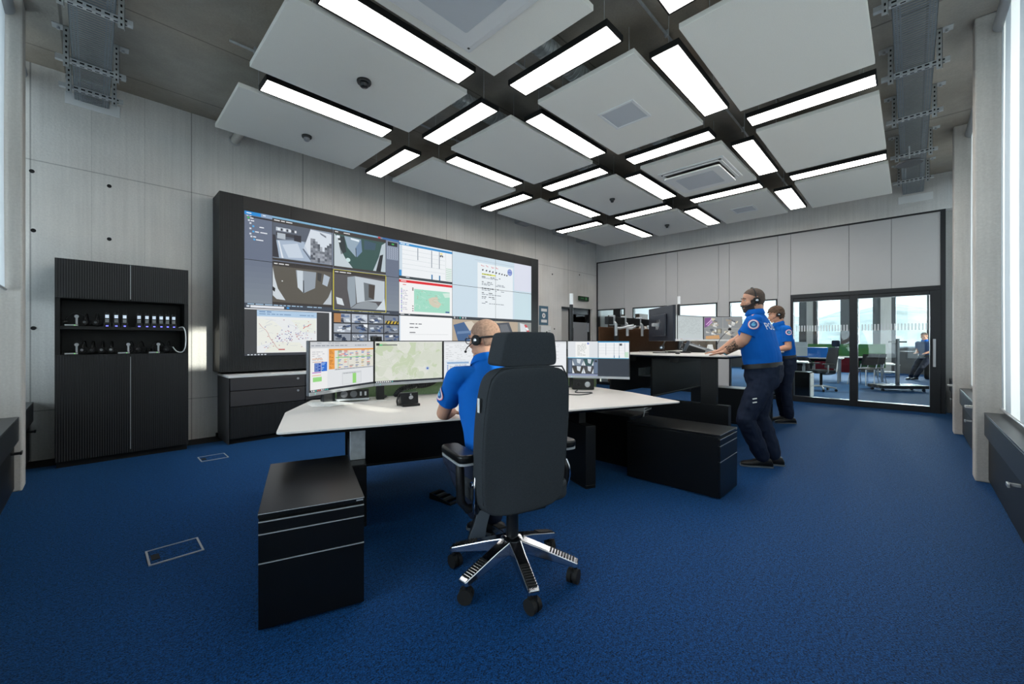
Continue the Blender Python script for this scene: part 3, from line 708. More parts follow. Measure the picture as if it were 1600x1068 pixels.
P(*E_, [(.42,.82),(.6,.72),(.8,.76),(.9,.97),(.3,.97)], (146,154,160), 6); P(*E_, [(.03,.66),(.14,.7),(.18,.9),(.05,.86)], (214,222,228), 6); P(*E_, [(.8,.97),(.98,.6),(1,.97)], (210,220,226), 7)
# control strip
D.rect(1.80, .06, 1.99, .55, (140,152,172), 2).rect(1.815, .08, 1.975, .19, (30,36,38), 3).rect(1.88, .12, 1.92, .15, (70,190,90), 4)
for k in range(6):
    D.rect(1.81, .24+k*.05, 1.98, .265+k*.05, (178,188,204), 3)
    for j in range(5): D.rect(1.82+j*.032, .243+k*.05, 1.838+j*.032, .262+k*.05, (96,106,126), 4)
D.rect(0, 1.90, 2, 2.0, (64,72,84), 3).words(.03, 1.91, .95, .02, (170,200,225), 4).words(1.1, 1.95, 1.9, .02, (150,160,175), 4).rect(.06, 1.945, .42, 1.995, (228,232,238), 4).rect(.02, 1.95, .05, 1.985, (210,220,230), 4).rect(.45, 1.95, .48, 1.985, (60,150,220), 4)
# street map, bottom left
D.rect(0, 2.0, 1, 3, (66,68,70), 1).rect(0, 2.0, 1, 2.02, (235,238,242), 2).rect(.97, 2.0, 1, 3, (238,240,244), 2).rect(.127, 2.03, .81, 2.94, (234,237,238), 2)
D.rect(.127, 2.03, .81, 2.16, (176,204,230), 3).words(.15, 2.05, .5, .022, (110,140,180), 4).words(.15, 2.10, .78, .018, (120,150,185), 4)
D.poly([(.13,2.2),(.3,2.25),(.4,2.4),(.3,2.7),(.13,2.8)], (236,238,230), 3).poly([(.5,2.22),(.8,2.2),(.8,2.5),(.62,2.48)], (234,238,228), 3).poly([(.3,2.7),(.6,2.72),(.7,2.93),(.2,2.93)], (234,236,226), 3)
for k in range(26): D.line(wiggle(rnd.uniform(.14,.7), rnd.uniform(2.2,2.85), rnd.uniform(-.2,.25)*.5, rnd.uniform(-.1,.1), 5, .008), .005, (198,204,214), 4)
for k in range(90):
    a = rnd.gauss(.47, .15); b = 2.58 + rnd.gauss(0, .11) + (a-.47)*-.3
    if .14 < a < .79 and 2.2 < b < 2.9: D.rect(a, b, a+.012, b+.014, rnd.choice(((120,110,170),(160,90,120),(90,100,160),(190,120,120))), 5)
D.line(wiggle(.16, 2.3, .2, .58, 8, .012), .005, (196,140,140), 5).line(wiggle(.74, 2.3, -.1, .1, 4, .01), .012, (205,110,110), 5).rect(.36, 2.86, .43, 2.885, (190,90,90), 5)
D.rect(0, 2.95, 1, 3, (58,62,68), 3)
for k in range(6): D.rect(.03+k*.035, 2.965, .05+k*.035, 2.985, (220,228,235), 4)
# sixteen small pictures
D.rect(1.0, 2.0, 2, 3, (40,42,46), 1)
for i in range(4):
    for j in range(4):
        u0, v0 = 1.025+i*.245, 2.02+j*.245; u1, v1 = u0+.23, v0+.215; b = rnd.randint(120, 190)
        D.rect(u0, v0, u1, v1, (b, b+8, b+20), 2)
        for k in range(9):
            a, c = rnd.uniform(u0, u1-.06), rnd.uniform(v0, v1-.05); g = rnd.choice(((70,90,130),(210,220,230),(50,60,80),(240,244,248),(120,140,170),(96,104,116)))
            D.poly([(a, c+rnd.uniform(0,.03)), (a+rnd.uniform(.03,.08), c), (min(a+rnd.uniform(.05,.1), u1), min(c+rnd.uniform(.03,.09), v1)), (a+.01, min(c+.06, v1))], g, 3)
D.rect(1.025, 2.02, 1.12, 2.235, (176,128,84), 4).rect(1.78, 2.16, 1.99, 2.235, (206,176,60), 4)
for k in range(4): D.poly([(1.78+k*.055,2.235),(1.80+k*.055,2.16),(1.825+k*.055,2.16),(1.805+k*.055,2.235)], (40,40,40), 5)
# incident chart
D.rect(2, 0, 3, .94, (240,244,247), 1).rect(2, .0, 3, .04, (214,228,240), 2).rect(2, .04, 3, .10, (38,140,206), 2).words(2.02, .055, 2.2, .025, (220,240,250), 3)
D.rect(2, .10, 2.05, .94, (205,220,232), 2).rect(2.0, .78, 2.04, .94, (60,150,215), 3)
for v in (.22, .34, .47, .60, .72): D.rect(2.05, v, 2.85, v+.006, (190,200,206), 3)
for u, v0, v1 in ((2.32,.11,.45),(2.58,.11,.6),(2.73,.11,.6),(2.86,.12,.9)): D.rect(u, v0, u+.014, v1, (128,140,156) if u < 2.8 else (225,230,232), 3)
D.rect(2.58, .8, 2.605, .94, (50,120,170), 4).rect(2.73, .8, 2.755, .94, (50,120,170), 4).rect(2.755, .14, 2.8, .17, (236,214,60), 4).rect(2.75, .20, 2.77, .25, (40,40,44), 4).rect(2.79, .20, 2.81, .25, (40,40,44), 4).rect(2.755, .195, 2.805, .22, (60,60,64), 4)
for k in range(7): D.rect(2.87, .56+k*.055, 2.99, .575+k*.055, (150,206,170), 3)
D.rect(2, .94, 3, 1.0, (58,68,74), 2).words(2.03, .955, 2.2, .02, (200,210,220), 3)
# alarm map with red bar
D.rect(2, 1.0, 3, 1.95, (246,246,246), 1).rect(2, 1.03, 3, 1.10, (222,38,46), 2).words(2.03, 1.05, 2.2, .025, (250,220,220), 3).words(2.85, 1.05, 2.98, .022, (250,220,220), 3).words(2.06, 1.15, 2.16, .02, (220,90,90), 3)
D.rect(2.26, 1.25, 2.95, 1.88, (164,222,200), 2)
D.poly([(2.52,1.5),(2.6,1.44),(2.7,1.42),(2.72,1.55),(2.78,1.62),(2.72,1.74),(2.62,1.72),(2.55,1.64)], (214,206,186), 3)
for k in range(40): D.line(wiggle(rnd.uniform(2.28,2.85), rnd.uniform(1.28,1.82), rnd.uniform(-.1,.1), rnd.uniform(-.08,.08), 4, .012), .005, rnd.choice(((120,196,170),(200,236,222),(190,150,130),(225,240,232))), 4)
D.poly([(2.8,1.3),(2.95,1.27),(2.95,1.4),(2.85,1.42)], (214,238,226), 3).rect(2.86, 1.83, 2.94, 1.87, (60,90,150), 5)
for k in range(14): D.rect(2.03, 1.26+k*.047, 2.05, 1.285+k*.047, (90,100,200) if k % 3 else (120,190,180), 3).words(2.06, 1.262+k*.047, 2.15, .015, (170,170,190), 3)
for v in (1.22, 1.25, 1.28, 1.72, 1.79, 1.85): D.rect(2.225, v, 2.25, v+.022, (80,70,70), 4)
D.rect(2, 1.95, 3, 2.0, (58,66,72), 2).words(2.02, 1.962, 2.2, .02, (210,215,220), 3)
# text page
D.rect(2, 2.0, 3, 3, (247,249,250), 1).rect(2.0, 2.0, 2.02, 3, (200,215,232), 2)
for v, w in ((2.2,.28),(2.3,.2),(2.44,.16)): D.words(2.18, v, 2.18+w, .025, (110,112,118), 2)
D.rect(2.18, 2.5, 2.92, 2.506, (190,192,196), 2)
# bulletin page over the last two columns
D.rect(3, 0, 5, 1.95, (206,224,236), 1).rect(3.45, .02, 3.6, .03, (180,200,214), 2)
D.rect(3.56, .2, 4.46, 1.95, (236,243,247), 2).rect(3.5, .12, 4.5, .14, (190,208,220), 2)
for u in (3.64, 3.76, 3.88, 4.0): D.line(wiggle(u, .27, .08, .03, 3, .02), .014, (214,96,104), 4)
for k, u in enumerate((3.66, 3.75, 3.83, 3.91, 3.99, 4.07, 4.14, 4.21, 4.27)): D.poly([(u, .42+.008*k), (u+.035, .38+.008*k), (u+.045, .42+.008*k), (u+.02, .45+.008*k)], (56,58,64), 4)
D.disc(4.375, .36, .065, .115, (120,140,206), 3).disc(4.375, .36, .05, .09, (150,166,220), 4).rect(4.33, .34, 4.42, .38, (110,126,190), 5)
D.rect(3.66, .53, 4.0, .57, (222,226,60), 4).words(3.67, .54, 3.98, .02, (110,110,40), 5)
for v, w, b in ((.62,.55,1),(.66,.4,0),(.79,.3,1),(.84,.7,0),(.88,.62,0),(.99,.45,1),(1.04,.6,0),(1.13,.3,1),(1.18,.5,0),(1.26,.35,1),(1.31,.35,0),(1.42,.18,1),(1.47,.6,0)):
    D.words(3.66, v, 3.66+w, .022, (64,70,82) if b else (140,148,158), 4)
D.rect(4.5, .0, 5, .95, (222,226,240), 2).rect(4.5, 1.0, 5, 1.95, (204,226,234), 2)
D.rect(3, 1.95, 5, 2.03, (66,72,78), 2)
for k in range(5): D.rect(3.03+k*.06, 1.965, 3.06+k*.06, 2.01, ((215,220,225),(120,130,140),(60,180,170),(220,225,230),(190,196,204))[k], 3)
# vehicle bay cameras
D.rect(3, 2.03, 5, 3, (186,170,150), 1)
D.poly([(3.02,2.2),(3.3,2.08),(3.55,2.3),(3.5,2.8),(3.15,2.85)], (74,104,146), 2).poly([(3.25,2.1),(3.42,2.06),(3.52,2.2),(3.38,2.38)], (216,206,190), 3).poly([(3.1,2.4),(3.5,2.35),(3.5,2.42),(3.1,2.48)], (110,138,176), 3)
D.rect(3.6, 2.03, 4.2, 3, (196,184,162), 2).poly([(3.7,2.3),(4.1,2.2),(4.15,2.6),(3.75,2.7)], (70,76,90), 3)
D.poly([(4.0,2.1),(4.35,2.05),(4.55,2.7),(4.1,2.9)], (84,88,96), 3).poly([(4.1,2.15),(4.3,2.12),(4.45,2.6),(4.2,2.7)], (112,116,122), 4).rect(4.6, 2.03, 5, 3, (150,154,150), 2).poly([(4.66,2.06),(4.8,2.1),(4.9,2.6),(4.7,2.7)], (220,224,228), 3)
for k in range(5): D.poly([(4.78+k*.04,2.12+k*.1),(4.84+k*.04,2.10+k*.1),(4.9+k*.03,2.2+k*.1),(4.83+k*.03,2.22+k*.1)], (206,84,90) if k % 2 == 0 else (238,238,240), 4)
D.poly([(4.75,2.5),(4.85,2.45),(4.88,2.7),(4.78,2.72)], (110,176,190), 4)

# ------------------------------------------------------------------ video wall housing, 15 displays, sideboard
VX0, VZ0, VY = 1.35, 1.05, 6.10; DW, DH = 1.104, .623
hs = empty('video_wall_housing', (0, 0, 0), 0, 'big black ribbed housing around the wall of screens', 'video wall housing')
e = .003
MB().box(1.09, VX0-e, VY, YB, .86, 3.10).build('side_panel', M_RIB, hs)
MB().box(VX0+5*DW+e, 7.11, VY, YB, .86, 3.10).build('side_panel', M_RIB, hs)
MB().box(VX0-e, VX0+5*DW+e, VY, YB, VZ0+3*DH+e, 3.10).build('top_panel', M_BLACK, hs)
MB().box(VX0-e, VX0+5*DW+e, VY, YB, .86, VZ0-e).build('bottom_panel', M_RIB, hs)
MB().box(VX0-e, VX0+5*DW+e, VY+.14, YB, VZ0-e, VZ0+3*DH+e).build('back_panel', M_DARK, hs)
mb = MB()
for k in (0, 1, 2, 3, 4): mb.box(VX0+k*DW+.55-.002, VX0+k*DW+.55+.002, VY-.0015, VY+.01, VZ0+3*DH+e, 3.10)
mb.build('panel_joints', M_DARK, hs)
show = [['camera viewer with a device tree', 'camera view of a green hall', 'white incident chart with a blue header', 'pale desktop and left page edge', 'text bulletin with a blue round seal'],
        ['camera view of a brown hall floor', 'camera view framed in yellow', 'green map under a red bar', 'lower part of the text bulletin', 'pale blank lower right desktop'],
        ['street map between dark bars', 'grid of small camera pictures', 'white page with three text lines', 'dark blue vehicle bonnet pictures', 'vehicle bay pictures with red stripes']]
for r in range(3):
    for c in range(5):
        o = empty('display', (VX0+(c+.5)*DW, VY, VZ0+(2-r)*DH), 0, 'video wall display showing %s' % show[r][c], 'display', 'displays of the video wall')
        MB().box(-DW/2+.001, DW/2-.001, .002, .10, .001, DH-.001).build('bezel', M_PLAST, o)
        s = D.build(c, r, c+1, r+1, DW-.007, DH-.007, 'screen', o, y=.0); s.location.z = .0035
sb = empty('sideboard', (1.14, 5.86, 0), 0, 'long black ribbed sideboard with a white top under the video wall', 'sideboard')
MB().box(0, 6.0, .003, .615, .06, .80).build('carcass', M_DARK, sb)
MB().box(-.004, .0, -.016, .615, .0, .80).build('end_panel', M_CHAR, sb)
MB().box(0, 6.0, .03, .615, 0, .06).build('plinth', M_DARK, sb)
MB().box(-.005, 6.0, -.012, .615, .80, .828).build('worktop', M_WHITE, sb, bevel=.003)
for k in range(7):
    x0 = .012 + k*.855; x1 = x0 + .845
    if x1 > 6.0: x1 = 5.99
    for z0, z1 in ((.645, .795), (.455, .635)):
        d = MB().box(x0, x1, -.016, .002, z0, z1).build('drawer', M_CHAR, sb, bevel=.003)
        MB().cyl((x1-.09, -.016, z1-.045), (x1-.09, -.028, z1-.045), .014, 14).build('lock', M_SILVER, d, smooth=40)
    MB().box(x0, x1, -.016, .002, .065, .445).build('door', M_RIB, sb, bevel=.002)
    if x1 > 5.9: break

# ------------------------------------------------------------------ shelf cabinet with chargers, radios and headsets
CX, CY, CWd = -.26, 5.95, 1.03
sc = empty('shelf_cabinet', (CX, CY, 0), 0, 'tall black ribbed cabinet with an open two-level charging niche', 'cabinet')
CD = .545
MB().box(0, CWd, .02, CD, .06, 1.11).build('lower_carcass', M_BLACK, sc)
MB().box(0, CWd, .02, CD, 1.67, 2.06).build('upper_carcass', M_BLACK, sc)
MB().box(0, .035, .02, CD, 1.11, 1.67).build('side_panel', M_BLACK, sc); MB().box(CWd-.035, CWd, .02, CD, 1.11, 1.67).build('side_panel', M_BLACK, sc)
MB().box(.035, CWd-.035, .36, CD, 1.11, 1.67).build('niche_back', M_BLACK, sc)
MB().box(.035, CWd-.035, .02, .36, 1.365, 1.395).build('shelf', M_BLACK, sc)
MB().box(.01, CWd-.01, .04, CD, 0, .06).build('plinth', M_DARK, sc)
for x0, x1 in ((.003, CWd*.525-.004), (CWd*.525+.004, CWd-.003)):
    for z0, z1 in ((.065, 1.105), (1.675, 2.058)):
        MB().box(x0, x1, 0, .018, z0, z1).build('door', M_RIB, sc)
for z0, z1 in ((.1, 1.08), (1.69, 2.05)): MB().box(CWd*.525-.0025, CWd*.525+.0025, -.004, .012, z0, z1).build('edge_pull', M_SILVER, sc)
NZ1, NZ2 = 1.395, 1.11      # shelf tops (upper, lower)
def radio_proto():
    o = empty('handheld_radio', (0,0,0), 0, 'r', 'radio', 'radios standing in their chargers')
    MB().prism(rrect(-.021, .021, -.016, .016, .006), .035, .145).build('body', M_PLAST, o, bevel=.003)
    MB().box(-.014, .014, -.0185, -.0165, .095, .128).build('screen', mat('radio_screen', (200,214,226), .4, emit=((190,208,226), .75)), o)
    MB().tube([(.012,0,.14),(.012,0,.16),(.013,.002,.20)], [.006,.005,.003], 8).build('antenna', M_RUBBER, o, smooth=50)
    MB().cyl((-.010,0,.145),(-.010,0,.158), .007, 10).build('knob', M_PLAST, o, smooth=50)
    mb = MB()
    for i in range(3):
        for j in range(3): mb.box(-.013+i*.0095, -.006+i*.0095, -.0175, -.0165, .05+j*.012, .058+j*.012)
    mb.build('keys', M_SILVER, o)
    c = MB().prism([(-.03,-.045),(.03,-.045),(.03,.03),(-.03,.03)], 0, .022).prism(rrect(-.028,.028,-.024,.026,.005), .022, .05).build('charging_cradle', M_BLACKG, o, bevel=.003)
    MB().box(-.009, .009, -.047, -.0445, .006, .016).build('status_light', mat('blue_led', (90,90,255), .4, emit=((110,110,255), 2.5)), c)
    return o
rp = radio_proto(); rpos = [.365, .435, .50, .615, .68, .74, .80, .855, .91]
for i, x in enumerate(rpos):
    o = rp if i == 0 else copy_tree(rp)
    o.location = (CX+x, CY+.14, NZ1); o['label'] = 'black handheld radio with lit screen in its charger, %s from the headsets' % ORD[i]
def headset_mesh(o, r=.075, arm=True):
    path = [(r*1.0*math.cos(a), 0, r*1.15*math.sin(a)+.05) for a in [math.pi*k/14 for k in range(15)]]
    MB().tube(path, .005, 8).build('headband', M_PLAST, o, smooth=60)
    for s in (-1, 1):
        MB().cyl((s*r-.012, 0, .045), (s*r+.012, 0, .045), .027, 16).build('ear_cushion', M_PLAST, o, smooth=40)
        MB().cyl((s*r+s*.012, 0, .045), (s*r+s*.015, 0, .045), .013, 14).build('ear_highlight', M_CHROME, o, smooth=40)  # chrome disc added in place of a highlight on the cushion
    MB().tube(bez([(r+.01,-.0,.04),(r+.0,-.05,.015),(r-.02,-.09,.006)], 5), .0032, 6).build('microphone_arm', M_PLAST, o, smooth=60)
hp = empty('headset', (0,0,0), 0, 'h', 'headset', 'headsets stored in the cabinet niche'); headset_mesh(hp)
hs_pos = [(.14, NZ1, 8, 'black headset lying nearest the niche end on the upper shelf'), (.215, NZ1, 80, 'black headset beside the radios on the upper shelf'), (.295, NZ1, 80, 'black headset pressed against the first radio charger'),
          (.20, NZ2, 78, 'first black headset from the empty end of the lower shelf'), (.265, NZ2, 80, 'second black headset from the empty end of the lower shelf'), (.335, NZ2, 82, 'third black headset from the empty end of the lower shelf'), (.405, NZ2, 82, 'fourth black headset on the lower shelf, before the middle stand'),
          (.56, NZ2, 76, 'black headset just past the middle charging stand'), (.635, NZ2, 68, 'second black headset past the middle charging stand'), (.785, NZ2, 40, 'black headset beside the last charging stand'), (.87, NZ2, 72, 'black headset at the cable end of the lower shelf')]
for i, (x, z, a, lab) in enumerate(hs_pos):
    o = hp if i == 0 else copy_tree(hp)
    o.location = (CX+x, CY+.2, z + .0); o.rotation_euler = (0, 0, R(a)); o['label'] = lab
def stand_proto():
    o = empty('charging_stand', (0,0,0), 0, 's', 'charging stand', 'headset charging stands in the niche')
    MB().prism(rrect(-.05, .05, -.03, .03, .01), 0, .022).build('base', M_BLACKG, o, bevel=.003)
    MB().box(-.045, .045, -.032, -.0305, .005, .018).build('label_strip', M_SILVER, o)
    MB().box(.028, .044, -.008, .008, .022, .105).build('post', M_SILVER, o, bevel=.003)
    MB().cyl((.036,-.012,.10),(.036,.012,.10), .016, 14).build('cradle', M_SILVER, o, smooth=40)
    MB().box(.02, .026, -.0335, -.0325, .008, .014).build('status_light', mat('green_led', (120,230,90), .4, emit=((130,240,90), 1.6)), o)
    return o
sp = stand_proto()
for i, (x, z, lab) in enumerate(((.11, NZ2, 'grey charging stand at the empty end of the lower shelf'), (.49, NZ2, 'grey charging stand in the middle of the lower shelf'), (.735, NZ2, 'grey charging stand before the white cable on the lower shelf'), (.11, NZ1, 'grey charging stand in front of the headset on the upper shelf'))):
    o = sp if i == 0 else copy_tree(sp)
    o.location = (CX+x, CY+.065, z); o['label'] = lab
tag(MB().tube(bez([(CX+.955, CY+.10, NZ1+.006), (CX+.985, CY+.03, NZ1+.008), (CX+1.0, CY-.012, NZ1-.06), (CX+1.0, CY-.016, NZ1-.2), (CX+.975, CY+.02, NZ2+.012), (CX+.93, CY+.06, NZ2+.02), (CX+.90, CY+.1, NZ2+.07)], 8), .0055, 8).build('charging_cable', M_WHITE, smooth=60), 'white cable looping from the radio shelf down to the lower shelf', 'cable')

# ------------------------------------------------------------------ things on the screen wall near the corner
def text_mesh(s, size, name='lettering', align='CENTER'):
    cu = bpy.data.curves.new(name, 'FONT'); cu.body = s; cu.size = size; cu.align_x = align; cu.align_y = 'CENTER'; cu.resolution_u = 3
    o = bpy.data.objects.new(name, cu); col.objects.link(o)
    dg = bpy.context.evaluated_depsgraph_get(); me = bpy.data.meshes.new_from_object(o.evaluated_get(dg)); bpy.data.objects.remove(o); return me
po = empty('poster', (7.77, YB, 1.87), 0, 'blue grey information poster on the concrete beside the video wall', 'poster')
MB().box(-.17, .17, -.012, 0, -.235, .235).build('board', mat('poster_blue', (70,104,124), .6), po)
mb = MB(); mb.box(-.10, .12, -.0135, -.0122, .10, .17).box(-.10, .12, -.0135, -.0122, -.17, -.10)
mb.build('text_fields', M_WHITE, po)
mb = MB(); mb.cyl((.0,-.0122,0),(.0,-.0136,0), .062, 24).build('round_symbol', M_WHITE, po)
MB().prism([(-.02,.02),(.02,.02),(.012,-.012),(0,-.035),(-.012,-.012)], -.0146, -.0138, axis='y').build('arrow_mark', mat('poster_dark', (40,60,76), .6), po)
cp = empty('control_panel', (7.80, YB, 1.46), 0, 'white wall control panel with small switches under the poster', 'control panel')
MB().box(-.19, .19, -.06, 0, -.17, .15).build('case', M_WHITE, cp, bevel=.006)
mb = MB(); mb.box(.0, .05, -.064, -.0605, -.02, .02)
for k in range(4): mb.box(.10, .115, -.064, -.0605, -.09+k*.04, -.07+k*.04); mb.box(.14, .155, -.064, -.0605, -.09+k*.04, -.07+k*.04)
mb.build('switches', M_PLAST, cp)
ex = empty('exit_sign', (9.22, YB, 2.405), 0, 'dark green escape route sign on a bracket above the corridor door', 'exit sign')
MB().box(-.02, .44, -.07, -.03, -.06, .06).build('sign_box', mat('dark_green_sign', (14,52,26), .5), ex, bevel=.004)
mb = MB(); mb.box(.05, .15, -.0725, -.071, -.008, .008).prism([(.15,-.022),(.19,0),(.15,.022)], -.0725, -.071, axis='y').box(.26, .33, -.0725, -.071, -.035, .035)
mb.build('pictogram', mat('sign_green', (66,150,84), .5), ex)
MB().box(.18, .24, -.03, 0, -.02, .02).build('bracket', M_PLAST, ex)
# floor boxes
for x0, y0, w, d, lab in ((.215, 3.02, .25, .22, 'metal framed floor hatch nearest the camera'), (.78, 5.235, .24, .225, 'metal framed floor hatch near the sideboard')):
    o = empty('floor_hatch', (x0, y0, 0), 0, lab, 'floor hatch', 'floor hatches in the carpet')
    t = .010; mb = MB(); mb.box(0, w, 0, t, 0, .006).box(0, w, d-t, d, 0, .006).box(0, t, t, d-t, 0, .006).box(w-t, w, t, d-t, 0, .006); mb.build('frame', M_SILVER, o)
    MB().box(t, w-t, t, d-t, 0, .003).build('lid', M_CARPET, o)
    MB().box(t+.008, t+.045, d*.28, d*.62, .003, .006).build('cable_outlet', M_DARK, o)
# ------------------------------------------------------------------ workstations
def desk(cx, cy, ang, zt, felt, label):
    o = empty('desk', (cx, cy, 0), ang, label, 'desk', 'height adjustable control desks')
    outline = rpoly([(-1.60,.0),(0,.012),(1.60,.0),(1.635,.72),(1.55,1.43),(-1.48,1.43),(-1.63,.77)], [.045,0,.045,.3,.05,.05,.10], 6)
    if ang == 0: outline = rpoly([(-1.60,.0),(0,.012),(.98,.0),(1.60,.56),(1.635,.80),(1.55,1.43),(-1.48,1.43),(-1.63,.77)], [.045,0,.12,.15,.2,.05,.05,.10], 6)
    inner = [(x*.985, .7+(y-.7)*.975) for x, y in outline]
    n = len(outline); mb = MB()
    rings = [[(x, y, zt-.032) for x, y in inner], [(x, y, zt-.012) for x, y in outline], [(x, y, zt-.002) for x, y in outline], [(.7*0+x*.999, .7+(y-.7)*.998, zt) for x, y in outline]]
    k = len(mb.v)
    mb.loft(rings[:2], 1, cap=False); mb.add(rings[0], [tuple(range(n))[::-1]], 1); mb.loft(rings[1:], 0, cap=False); mb.add(rings[3], [tuple(range(n))], 0)
    tp = mb.build('tabletop', [M_OFFW, M_BLACK], o, smooth=35)
    MB().box(-1.5, 1.5, 1.105, 1.115, zt, zt+.0012).build('seam', M_WHITE, tp)
    MB().box(-1.2, 1.15, .985, 1.01, zt-.54, zt-.06).box(-1.2, 1.15, .96, .985, zt-.54, zt-.525).build('modesty_panel', M_BLACKG, o, bevel=.004)
    MB().box(-1.30, 1.30, .62, .72, zt-.10, zt-.033).box(-1.30, 1.30, 1.15, 1.25, zt-.10, zt-.033).build('cross_beam', M_BLACK, o)
    tr = MB().box(-1.1, 1.1, 1.0, 1.002, zt-.30, zt-.12).box(-1.1, 1.1, 1.0, 1.22, zt-.302, zt-.30).box(-1.1, 1.1, 1.22, 1.222, zt-.30, zt-.2).build('cable_tray_shelf', M_STEEL, o)
    for lx in (-1.13, .71):
        lg = MB().box(lx-.05, lx+.05, .12, 1.22, 0.0, .03).build('leg_foot', M_BLACK, o, bevel=.005)
        MB().box(lx-.05, lx+.05, .12, 1.22 if lx > 0 else .95, .03, .53 if lx > 0 or not ang else .42).build('leg', M_BLACK, o, bevel=.005)
        cw = .05 if lx < 0 and ang else .035; MB().box(lx-cw, lx+cw, .25, .42, .53 if not ang or lx > 0 else .42, zt-.032).build('lift_column', M_BLACK if lx > 0 or ang == 0 else M_STEEL, o, bevel=.004)
        mb = MB()
        for i in range(5): mb.box(lx+.036, lx+.039, .28, .292, zt-.24+i*.036, zt-.222+i*.036)
        mb.build('screw_strip', M_SILVER, o)
    pn = 1.46 if ang else 1.64
    for bu in (-1.0, 0, 1.0): MB().box(bu-.03, bu+.03, 1.25, pn+.002, zt-.075, zt-.036).build('panel_bracket', M_BLACK, o)
    f = MB().box(-1.35, 1.70, pn, pn+.03, zt-.26, zt+.34).build('acoustic_panel', felt, o, bevel=.008)
    if ang == 0: MB().box(-1.55, 1.5, 1.36, 1.38, zt-.50, zt-.035).build('rear_panel', M_BLACK, o, bevel=.003)
    return o
M_GREEN = mat('green_felt', (118,138,102), .95, spec=.1, noise=(60,.12))
M_BROWN = mat('brown_felt', (78,55,38), .95, spec=.1, noise=(60,.15))
DZ1, DZ2 = .70, 1.095
A1 = -math.atan2(.383, .924)
desk1 = desk(2.24, 2.10, A1, DZ1, M_GREEN, 'white lowered desk with a green felt panel where the seated person works')
desk2 = desk(6.06, 1.32, 0, DZ2, M_BROWN, 'white raised desk with a brown felt panel where two people stand')
def loc1(u, n, z=0): c, s = math.cos(A1), math.sin(A1); return (2.24+u*c-n*s, 2.10+u*s+n*c, z)
def loc2(u, n, z=0): return (6.06+u, 1.32+n, z)

def monitor(u0, n0, u1, n1, zb, loc, ang, draw, label, chin=M_SILVER):
    """screen edge to edge between two plan points of a desk; zb is the lower rim"""
    mu, mn = (u0+u1)/2, (n0+n1)/2; w = math.hypot(u1-u0, n1-n0) - .006; h = .42
    o = empty('monitor', loc(mu, mn, zb), ang + math.atan2(n1-n0, u1-u0), label, 'monitor', 'monitors on the control desks')
    MB().box(-w/2, w/2, .002, .03, 0, h).build('housing', mat('dark_monitor_back', (40,44,54), .4, noise=(20,.05)), o, bevel=.004)
    MB().box(-.20, .20, .03, .055, .06, .33).build('rear_cover', mat('dark_monitor_back', (40,44,54), .4), o, bevel=.012)
    MB().box(-w/2, w/2, -.006, .0015, 0, .026).build('chin', chin, o, bevel=.002)
    mb = MB(); mb.box(-w/2, w/2, -.004, .0015, h-.008, h).box(-w/2, -w/2+.007, -.004, .0015, .026, h-.008).box(w/2-.007, w/2, -.004, .0015, .026, h-.008); mb.build('bezel', M_PLAST, o)
    s = draw.build(0, 0, 1, 1, w-.014, h-.034, 'screen', o, y=0, eps=.00025); s.location.z = .026
    m = MB().cyl((0,.055,.20),(0,.065,.20), .06, 20).build('mount_plate', M_CHROME, o, smooth=40)
    mb = MB()
    for a in (45, 135, 225, 315): mb.cyl((.075*math.cos(R(a)),.054,.20+.075*math.sin(R(a))),(.075*math.cos(R(a)),.062,.20+.075*math.sin(R(a))), .009, 10)
    mb.build('screws', M_CHROME, m, smooth=40)
    MB().box(-.028, .028, .065, .13, .18, .22).build('arm_joint', M_SILVER, o, bevel=.006)
    MB().box(-w/2+.05, -w/2+.056, -.0085, -.0065, .011, .016).build('power_light', mat('teal_led', (60,190,180), .4, emit=((60,200,190), 1.2)), o)
    return o
def taskbar(d, n=9, c=(34,40,48)):
    d.rect(0,.955,1,1,c,9)
    for k in range(n): d.rect(.015+k*.027,.965,.032+k*.027,.99,rnd.choice(((225,230,236),(200,206,214),(90,190,180),(220,120,110),(240,240,240))),10)
    return d
